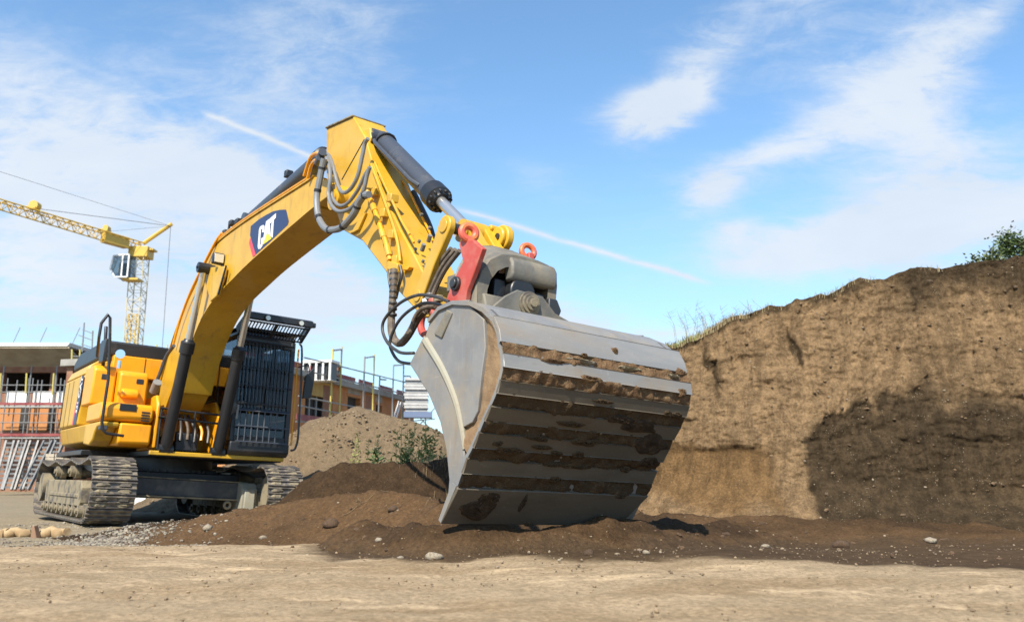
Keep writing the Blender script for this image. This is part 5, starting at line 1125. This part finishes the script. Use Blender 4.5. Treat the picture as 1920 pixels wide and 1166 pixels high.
# white boards stacked on the scaffold platform, pallets on the roof
p = at(781, 772, 50.0); WS = thing('board_stack', 'tall stack of white insulation boards on a blue scaffold platform beside the bucket', 'boards', tuple(p), .10)
for i in range(11): o = MB().box2((-.68-.05*(i%3),-.4-.06*((i*2)%3),i*.185),(.66+.05*(i%2),.4,i*.185+.150)).build('board', M['board'], WS)
box_part('platform', (-.75,-.5,-.36), (.95,.5,-.02), 'bluedeck', WS)
p = at(594, 713, 40.0); PB = thing('pallet_rack', 'white framed stack of pallets on the roof edge beside the cab mirror', 'pallets', tuple(p), ang)
for i in range(5): box_part('post', (-.1,-.75+i*.36,0), (0,-.65+i*.36,.85), 'sheet', PB)
box_part('shelf', (-.12,-.8,.86), (.8,.85,.98), 'sheet', PB); box_part('shelf', (-.12,-.8,-.02), (.8,.85,.0), 'sheet', PB); box_part('load', (.05,-.7,.0), (.7,.75,.84), 'darksteel', PB)
p = at(620, 716, 41.5); BS = thing('brick_pallet', 'dark brown stack of bricks with a grey end on the roof edge', 'bricks', tuple(p), .1)
for i in range(5): box_part('brick_layer', (-.10,-.35,i*.18), (.42,.35,i*.18+.165), 'brickred' if i % 2 else 'darksteel', BS)
box_part('wrapping', (-.32,-.3,.38), (-.11,.3,.90), 'concrete', BS)
for i, (px, py, lab) in enumerate(((276,672,'grey guard post frame standing behind the black engine hood'),(292,668,'yellow guard post frame behind the engine hood, next to the boom'))):
    g_ = thing('guard_frame', lab, 'scaffold', tuple(at(px,py,38)), 0, 'guard frames behind the engine hood')
    for dx_ in (0, .5): MB().tube([(dx_,0,-1.5),(dx_,0,.55)], .03, 6).build('pole', M['galv'] if i == 0 else M['scafy'], g_)
    MB().tube([(0,0,.35),(.5,0,.25)], .025, 6).build('cross_tube', M['galv'], g_)
# --- tower crane
CRY = 62.0; cb_ = at(243, 700, CRY); ct_ = at(263, 478, CRY)
CR = thing('tower_crane', 'yellow lattice tower crane with a glazed cabin and jib pointing to the left edge', 'crane', (cb_.x, CRY, 0))
o0 = Vector((cb_.x, CRY, 0))
def lattice(name, p0, p1, w0, w1, bays, r, m_, parent, tri=False, up=Vector((0,1,0))):
    p0, p1 = Vector(p0), Vector(p1); dv = (p1-p0).normalized(); a = dv.cross(up).normalized(); c = a.cross(dv).normalized(); mb = MB()
    cor = ((-.5,-.5),(.5,-.5),(.5,.5),(-.5,.5)) if not tri else ((-.5,-.45),(.5,-.45),(0,.45))
    def P(i, k): t = i/bays; w = w0+(w1-w0)*t; return p0.lerp(p1, t)+a*cor[k][0]*w+c*cor[k][1]*w
    n = len(cor)
    for k in range(n): mb.tube([P(0,k), P(bays,k)], r, 5)
    for i in range(bays):
        for k in range(n):
            k2 = (k+1) % n; mb.tube([P(i,k), P(i+1,k2)] if i % 2 else [P(i,k2), P(i+1,k)], r*.55, 4, False); mb.tube([P(i+1,k), P(i+1,k2)], r*.5, 4, False)
    return mb.build(name, M[m_], parent)
lattice('mast', at(240,760,CRY)-o0, ct_-o0, 1.0, 1.0, 16, .042, 'paleyw', CR)
lattice('inner_mast', at(238,760,CRY)-o0, at(252,590,CRY)-o0, .6, .6, 9, .05, 'crane', CR)
jz = ct_.z+.6; j0 = atz(268, 466, jz)
jend = None
for t in np.linspace(62, 20, 300):
    q = at(0, 385, t)
    if abs(q.z-jz) < .3: jend = q; break
jend = jend or at(0, 385, 45)
jd = (jend-j0); jtip = j0+jd*1.35
lattice('jib', j0-o0, jtip-o0, .75, .65, 26, .05, 'crane', CR, True, Vector((0,0,-1)))
mb = MB(); mb.tube([j0-o0+Vector((0,0,.4)), at(322,420,CRY)-o0], .16, 8); mb.build('counter_strut', M['crane'], CR)
mb = MB(); mb.box2((-.8,-.6,-.5),(.7,.6,.35)); hd = mb.build('slewing_head', M['crane'], CR, .05); hd.location = at(266,473,CRY)-o0
mb = MB(); mb.box2((.2,-.4,-.05),(1.2,.4,.08)); o = mb.build('head_platform', M['crane'], CR); o.location = at(262,470,CRY)-o0
tip = at(320,424,CRY)-o0
for tgt, r_ in ((j0+jd*.80-o0+Vector((0,0,.5)), .022), (at(0,322,44)-o0, .012), (at(303,668,CRY)-o0, .022), (j0+jd*.30-o0+Vector((0,0,.4)), .012)):
    mb = MB(); mb.tube([tip, tgt], r_, 5); mb.build('cable', M['cable'], CR)
pc = at(234,500,CRY-1.0)-o0; mb = MB(); mb.prism([(-.62,.70),(.55,.80),(.55,-.95),(-.35,-.95),(-.78,-.35)], -.6, .6); cab_c = mb.build('crane_cabin', M['glass'], CR); cab_c.location = pc
for a, c in (((-.62,.70),(.55,.80)),((.55,.80),(.55,-.95)),((.55,-.95),(-.35,-.95)),((-.35,-.95),(-.78,-.35)),((-.78,-.35),(-.62,.70)),((.1,.76),(.1,-.95))):
    for y in (-.62, .62): mb = MB(); mb.bar((a[0],y,a[1]), (c[0],y,c[1]), .10); mb.build('cabin_frame', M['white'], cab_c)
mb = MB(); mb.box2((-.2,-.3,-.8),(.35,.3,.2)); mb.build('cabin_seat', M['darksteel'], cab_c)
mb = MB(); mb.box2((.1,-.5,-1.12),(1.3,.5,-.98)); mb.build('cabin_bracket', M['crane'], cab_c)
for t in (.79, .29):
    mb = MB(); mb.cyl((0,-.25,0),(0,.25,0),.32 if t > .5 else .2); mb.box2((-.45,-.3,-.25),(.2,.3,-.1)); o = mb.build('rope_winch', M['crane'], CR); o.location = j0+jd*t-o0+Vector((0,0,.7))
mb = MB(); mb.box2((-1.0,-.3,-.4),(1.0,.3,.4)); o = mb.build('ballast_box', M['crane'], CR); o.location = j0+jd*.22-o0; o.rotation_euler[2] = math.atan2(jd.y, jd.x)
# --- things lying about behind and left of the excavator
p = at(300, 948, 21.5); cbk = thing('concrete_block', 'white concrete slab with a notched top edge lying behind the near track', 'block', (p.x, 21.5, 0.0), .05)
cbk.scale = (1.5, 1.25, 1.15)
box_part('slab', (-.50,-.1,0), (.46,.35,.30), 'sheet', cbk, .01)
for i in range(5):
    if i == 3: continue
    x = -.44+i*.19; box_part('notch_tooth', (x,-.08,.30), (x+.12,.1,.36), 'sheet', cbk)
box_part('end_post', (.462,-.12,-.02), (.50,-.06,.46), 'concrete', cbk)
p = at(352, 960, 17.6); bf = thing('cable_drum', 'black steel frame and drum under the far side of the undercarriage', 'drum', (p.x+.1, 17.6, p.z))
part('drum', MB().cyl((.25,-.3,.35),(.25,.4,.35),.33,n=20), 'black', bf); box_part('frame', (-.12,-.1,.0), (-.06,.3,.45), 'darksteel', bf); box_part('rail', (-.06,-.1,.40), (.5,-.05,.44), 'galv', bf); box_part('rail', (-.06,-.1,.02), (.5,-.05,.06), 'galv', bf)
p = at(180, 862, 26.0); tbk = thing('timber_stack', 'stack of pale timber strips with yellow ends behind the near track', 'timber', (p.x, 26.0, p.z-.25), .0)
for i in range(4):
    for k in range(9): box_part('timber', (-1.3+k*.29,-.5,i*.11), (-1.3+k*.29+.26,1.2,i*.11+.095), 'woodbeam' if (k in (6,7) and i > 1) else 'timber', tbk)
box_part('white_bag', (1.4,-.2,-.1), (1.8,.3,.42), 'sheet', tbk, .06)
log_m = mat('tan_log', (.33,.24,.13), .85, 0, (.24,.155,.075), 5, bump=.6, bscale=14)
def log(px, py, Y, ln, r, rz, label, seed):
    p = at(px, py, Y); z = surf(p.x, Y) if -6.6 < p.x else 0.0; mb = MB(); P = []; R = []
    for i in range(9): t = i/8; P.append((-ln/2+ln*t, .02*math.sin(i*1.7+seed), .015*math.cos(i*1.3+seed))); R.append(r*(1+.16*math.sin(i*2.1+seed)) * (.82 if i in (0, 8) else 1))
    mb.tube(P, R, 12); o = mb.build('log', log_m, deg=60); o.location = (p.x, Y, z+r*.85); o.rotation_euler = (0, 0, rz)
    return tag(o, label, 'log', 'short tan logs before the near track')
log(30, 1000, 10.55, .34, .062, .12, 'short tan log on the gravel, second from the left edge', 1); log(102, 1003, 10.45, .34, .068, -.15, 'short tan log on the gravel, nearest the track', 2); log(-4, 1002, 10.5, .22, .06, .5, 'short tan log cut off by the left picture edge', 3)
p = at(66, 1008, 10.35); o = MB().prism([(-.035,0),(.05,0),(.03,.05),(-.005,.16),(-.03,.15)], -.05, .05).build('wood_wedge', mat('brown_wood', (.22,.13,.08), .85), None, .01); o.location = (p.x, 10.35, 0); tag(o, 'small brown wooden wedge standing between two tan logs', 'wood')

# --- plants
root_m = mat('dry_root', (.17,.125,.068), .9, 0, (.10,.07,.04), 8)
green = mat('weed_green', (.065,.105,.03), .7, 0, (.095,.13,.04), 4); pale_g = mat('pale_stalk', (.20,.205,.07), .8, 0, (.24,.225,.10), 3); dry = mat('dry_straw', (.27,.22,.12), .85, 0, (.21,.16,.085), 3); yg = mat('yellow_green_weed', (.19,.205,.05), .75, 0, (.23,.235,.075), 3)
def leafmesh(mb, p, d, ln, w):
    d = Vector(d).normalized(); s = d.cross(Vector((random.uniform(-1,1), random.uniform(-1,1), .6))).normalized()*w/2; n = d.cross(s).normalized()*ln*.06; k = len(mb.v)
    p = Vector(p); mb.v += [tuple(p), tuple(p+d*ln*.45+s+n), tuple(p+d*ln), tuple(p+d*ln*.45-s+n)]; mb.f.append((k,k+1,k+2,k+3))
def weed(px, py0, py1, Y, spread, kind, label, seed, n=9):
    random.seed(seed); a, c = at(px, py0, Y), at(px, py1, Y); zp = a.z; a.z = surf(a.x, Y); h = c.z-a.z; s0 = min(.6, max(.08, (zp-.12-a.z)/h)); t = thing('weed', label, 'plant', tuple(a), 0, 'weeds on the slope left of the bucket')
    st, lf = MB(), MB()
    for i in range(n):
        bx, by = random.gauss(0, spread*.45), random.gauss(0, spread*.4); hh = h*(.55+.45*random.random()); lean = Vector((random.gauss(0,.12), random.gauss(0,.1), 1)).normalized()
        b0 = Vector((bx, by, -.12)); st.tube([b0, b0+lean*hh*.5+Vector((0,0,.06)), b0+lean*(hh+.12)], [.009,.007,.003], 5)
        m = int(34*hh/h) if kind != 'spike' else int(50*hh/h)
        for k in range(m):
            s = s0+(1-s0)*random.random(); q = b0+lean*(hh+.12)*s; az_ = random.random()*6.28; up_ = .25+.7*random.random()
            ln = (.16 if kind == 'bush' else .075 if kind == 'spike' else .13)*(1.15-.6*s)*(h/.9)**.5
            leafmesh(lf, q, (math.cos(az_), math.sin(az_), up_), ln, ln*(.30 if kind == 'bush' else .36))
    st.build('stem', pale_g if kind != 'bush' else green, t); lf.build('leaves', {'bush': green, 'spike': yg, 'mix': yg}[kind], t, smooth=False)
    return t
weed(676, 885, 802, 12.5, .12, 'spike', 'slender yellow green weed at the left end of the plants', 1, 7)
weed(712, 890, 812, 12.4, .22, 'bush', 'dark green leafy weed in the middle of the plants', 2, 9)
weed(738, 890, 836, 12.3, .18, 'bush', 'low green weed beside the dark green leafy one', 3, 9)
weed(764, 888, 740, 12.9, .12, 'spike', 'tallest yellow green weed, standing before the white boards', 4, 8)
weed(785, 885, 800, 12.6, .20, 'mix', 'pale yellow green weed between the tallest weed and the bucket', 5, 10)
weed(808, 870, 795, 12.5, .16, 'mix', 'pale green weed right at the bucket edge', 6, 9)
random.seed(5)
def grass(name, label, spots, h0, h1, m, parent=None, w=.006):
    mb = MB()
    for x, y, z in spots:
        h = random.uniform(h0, h1); a = random.random()*6.28; l = random.uniform(.15,.7)*h; k = len(mb.v); sx, sy = math.cos(a+1.57)*w, math.sin(a+1.57)*w
        p1 = (x+math.cos(a)*l*.35, y+math.sin(a)*l*.35, z+h*.6); p2 = (x+math.cos(a)*l, y+math.sin(a)*l, z+h)
        mb.v += [(x-sx,y-sy,z-.02),(x+sx,y+sy,z-.02),(p1[0]+sx*.7,p1[1]+sy*.7,p1[2]),(p1[0]-sx*.7,p1[1]-sy*.7,p1[2]),p2]; mb.f += [(k,k+1,k+2,k+3),(k+3,k+2,k+4)]
    o = mb.build(name, m, parent, smooth=False); return tag(o, label, kind='stuff')
mix_g = mat('mixed_grass', (.12,.14,.04), .8, 0, (.20,.18,.08), 5)
sp = []
for _ in range(520):
    px = random.gauss(785, 30); Y = random.uniform(11.3, 12.8); p = at(px, 882, Y); sp.append((p.x, Y, surf(p.x, Y)))
grass('grass', 'mixed green and dry grass among the weeds left of the bucket', sp, .10, .36, mix_g, None, .0035)
sp = []
for _ in range(200):
    x = random.gauss(-.95, .25); y = random.gauss(11.1, .3); sp.append((x, y, surf(x, y)))
grass('dry_grass', 'dry grass hanging over the brown slope beside the bucket', sp, .05, .18, root_m, None, .003)
def bank_top(x):
    c = int(np.argmin(np.abs(cols-x))); return Vector(bankP[nface-2, c])
sp = []
for _ in range(1700):
    x = random.choice((random.gauss(2.95,.42), random.gauss(3.25,.2), random.gauss(2.6,.3), random.gauss(random.choice((3.9,4.6,4.75,5.2,6.1)),.12))); q = bank_top(x); sp.append((q.x, q.y+random.uniform(-.10,.5), q.z-.03))
grass('bank_grass', 'dry matted grass and roots along the upper edge of the excavated bank', sp, .03, .13, dry, None, .004)
sp = []
for _ in range(380):
    x = random.gauss(2.45,.28); q = bank_top(x); sp.append((q.x, q.y+random.uniform(-.05,.3), q.z-.02))
grass('green_grass', 'short green grass on the sloping left end of the bank top', sp, .04, .12, yg, None, .006)
def twig(x, h, n, label, seed, m):
    random.seed(seed); q = bank_top(x); o = MB()
    for i in range(n):
        b0 = Vector((random.gauss(0,.16), random.uniform(0,.25), -.05)); a = random.gauss(-.35,.5); hh = h*random.uniform(.45,1); tip_ = b0+Vector((math.sin(a)*hh*.7, random.gauss(0,.1), hh)); mid_ = b0.lerp(tip_,.5)+Vector((.03,0,.04))
        o.tube([b0, mid_, tip_], [.004,.003,.0015], 4)
        for k in range(7): s = random.uniform(.35,1); c = b0.lerp(tip_, s); o.tube([c, c+Vector((random.gauss(0,.07), random.gauss(0,.05), random.uniform(.02,.10)))], [.002,.001], 3)
    o = o.build('dry_weed', m); o.location = q; return tag(o, label, 'plant', 'dry weeds on top of the bank')
twig(2.78, .62, 15, 'wispy grey green dry weed with spreading twigs on the bank top', 1, mat('grey_green_twig', (.21,.215,.14), .8)); twig(3.05, .52, 6, 'few upright dry stalks beside the wispy weed on the bank', 2, dry); twig(3.5, .30, 6, 'short dry stalks on the highest left knob of the bank', 3, dry)
# roots and straw on the mound
random.seed(9)
for i, (px, py, Y, ln, a, lab) in enumerate(((700,915,9.35,.30,.9,'curled pale root on top of the soil ridge'),(672,1000,8.95,.32,.15,'long pale straw at the foot of the soil ridge'),(745,940,9.0,.35,-.1,'pale straw lying right of the ridge top'),(672,965,9.0,.4,1.4,'brown root hanging down the ridge front'),(735,905,9.3,.22,.6,'short straw sticking out near the bucket'),(805,940,8.5,.12,1.0,'small white root fork beside the bucket side'))):
    p = at(px, py, Y); z = surf(p.x, Y); P = []
    for k in range(8):
        t = k/7; xx = p.x+(t-.5)*ln*math.cos(a); yy = Y-.03+(t-.5)*ln*.3*math.sin(i+1); P.append((xx, yy, surf(xx, yy)+.012+.05*math.sin(t*3.1)*abs(math.sin(a))+.012*math.sin(k*2.0+i)))
    o = MB().tube(spline(P, 3), .0032, 5).build('root', root_m); tag(o, lab, 'root', 'roots and straw on the soil ridge')
# tree beyond the bank at the right edge
TX, TYY = 15.95, 25.0; tree = thing('tree', 'leafy green tree rising behind the bank at the right picture edge', 'tree', (TX, TYY, 2.5))
bark = mat('tree_bark', (.10,.075,.05), .9)
tk = MB(); tk.tube([(0.3,0,0),(.25,0,2.5),(.1,.1,4.4),(.0,.1,5.6)], [.16,.13,.08,.03], 9)
random.seed(3); limbs = []
for i in range(16):
    z = random.uniform(2.4, 5.3); a = random.uniform(0, 6.28); ln = random.uniform(.45, .95)*(1 if z < 4.6 else .6); e = Vector((.15+math.cos(a)*ln, math.sin(a)*ln, z+random.uniform(.2,.8))); tk.tube([(.15,.05,z), Vector((.15,.05,z)).lerp(e,.5)+Vector((0,0,.12)), e], [.045,.03,.012], 6); limbs.append(e)
tk.build('trunk', bark, tree)
cr = MB()
cl = [(e, .38) for e in limbs]+[(Vector((-.78,.0,5.05)),.26),(Vector((-.45,0,5.35)),.3),(Vector((-.62,0,4.6)),.26),(Vector((-.35,0,4.1)),.36),(Vector((.1,0,5.3)),.4),(Vector((-.05,0,4.7)),.35),(Vector((-.55,0,4.0)),.24),(Vector((-.45,.1,3.35)),.2),(Vector((.3,0,3.9)),.5),(Vector((-.15,0,3.4)),.35)]
for c_, r_ in cl:
    for k in range(int(300*r_/.38)):
        q = c_+Vector((random.gauss(0,r_*.5), random.gauss(0,r_*.5), random.gauss(0,r_*.42))); a = random.random()*6.28
        leafmesh(cr, q, (math.cos(a), math.sin(a), random.uniform(-.9,.3)), random.uniform(.08,.14), random.uniform(.05,.075))
cr.build('crown', mat('tree_leaf', (.040,.072,.015), .6, 0, (.068,.10,.02), 2.2, .4, .6), tree, smooth=False)
sp = [(TX-1.0+random.random()*1.6, 20+random.random()*3, 0) for _ in range(10)]
bu = MB()
for _ in range(260):
    q = Vector((random.gauss(0,.10), random.gauss(0,.12), abs(random.gauss(0,.07)))); a = random.random()*6.28; leafmesh(bu, q, (math.cos(a), math.sin(a), random.random()), .06, .03)
p = bank_top(6.95); o = bu.build('bush', mat('bush_leaf', (.07,.095,.02), .6, 0, (.095,.115,.034), 3), smooth=False); o.location = p+Vector((0,.25,.02)); tag(o, 'low green bush on the bank top under the tree', 'bush')
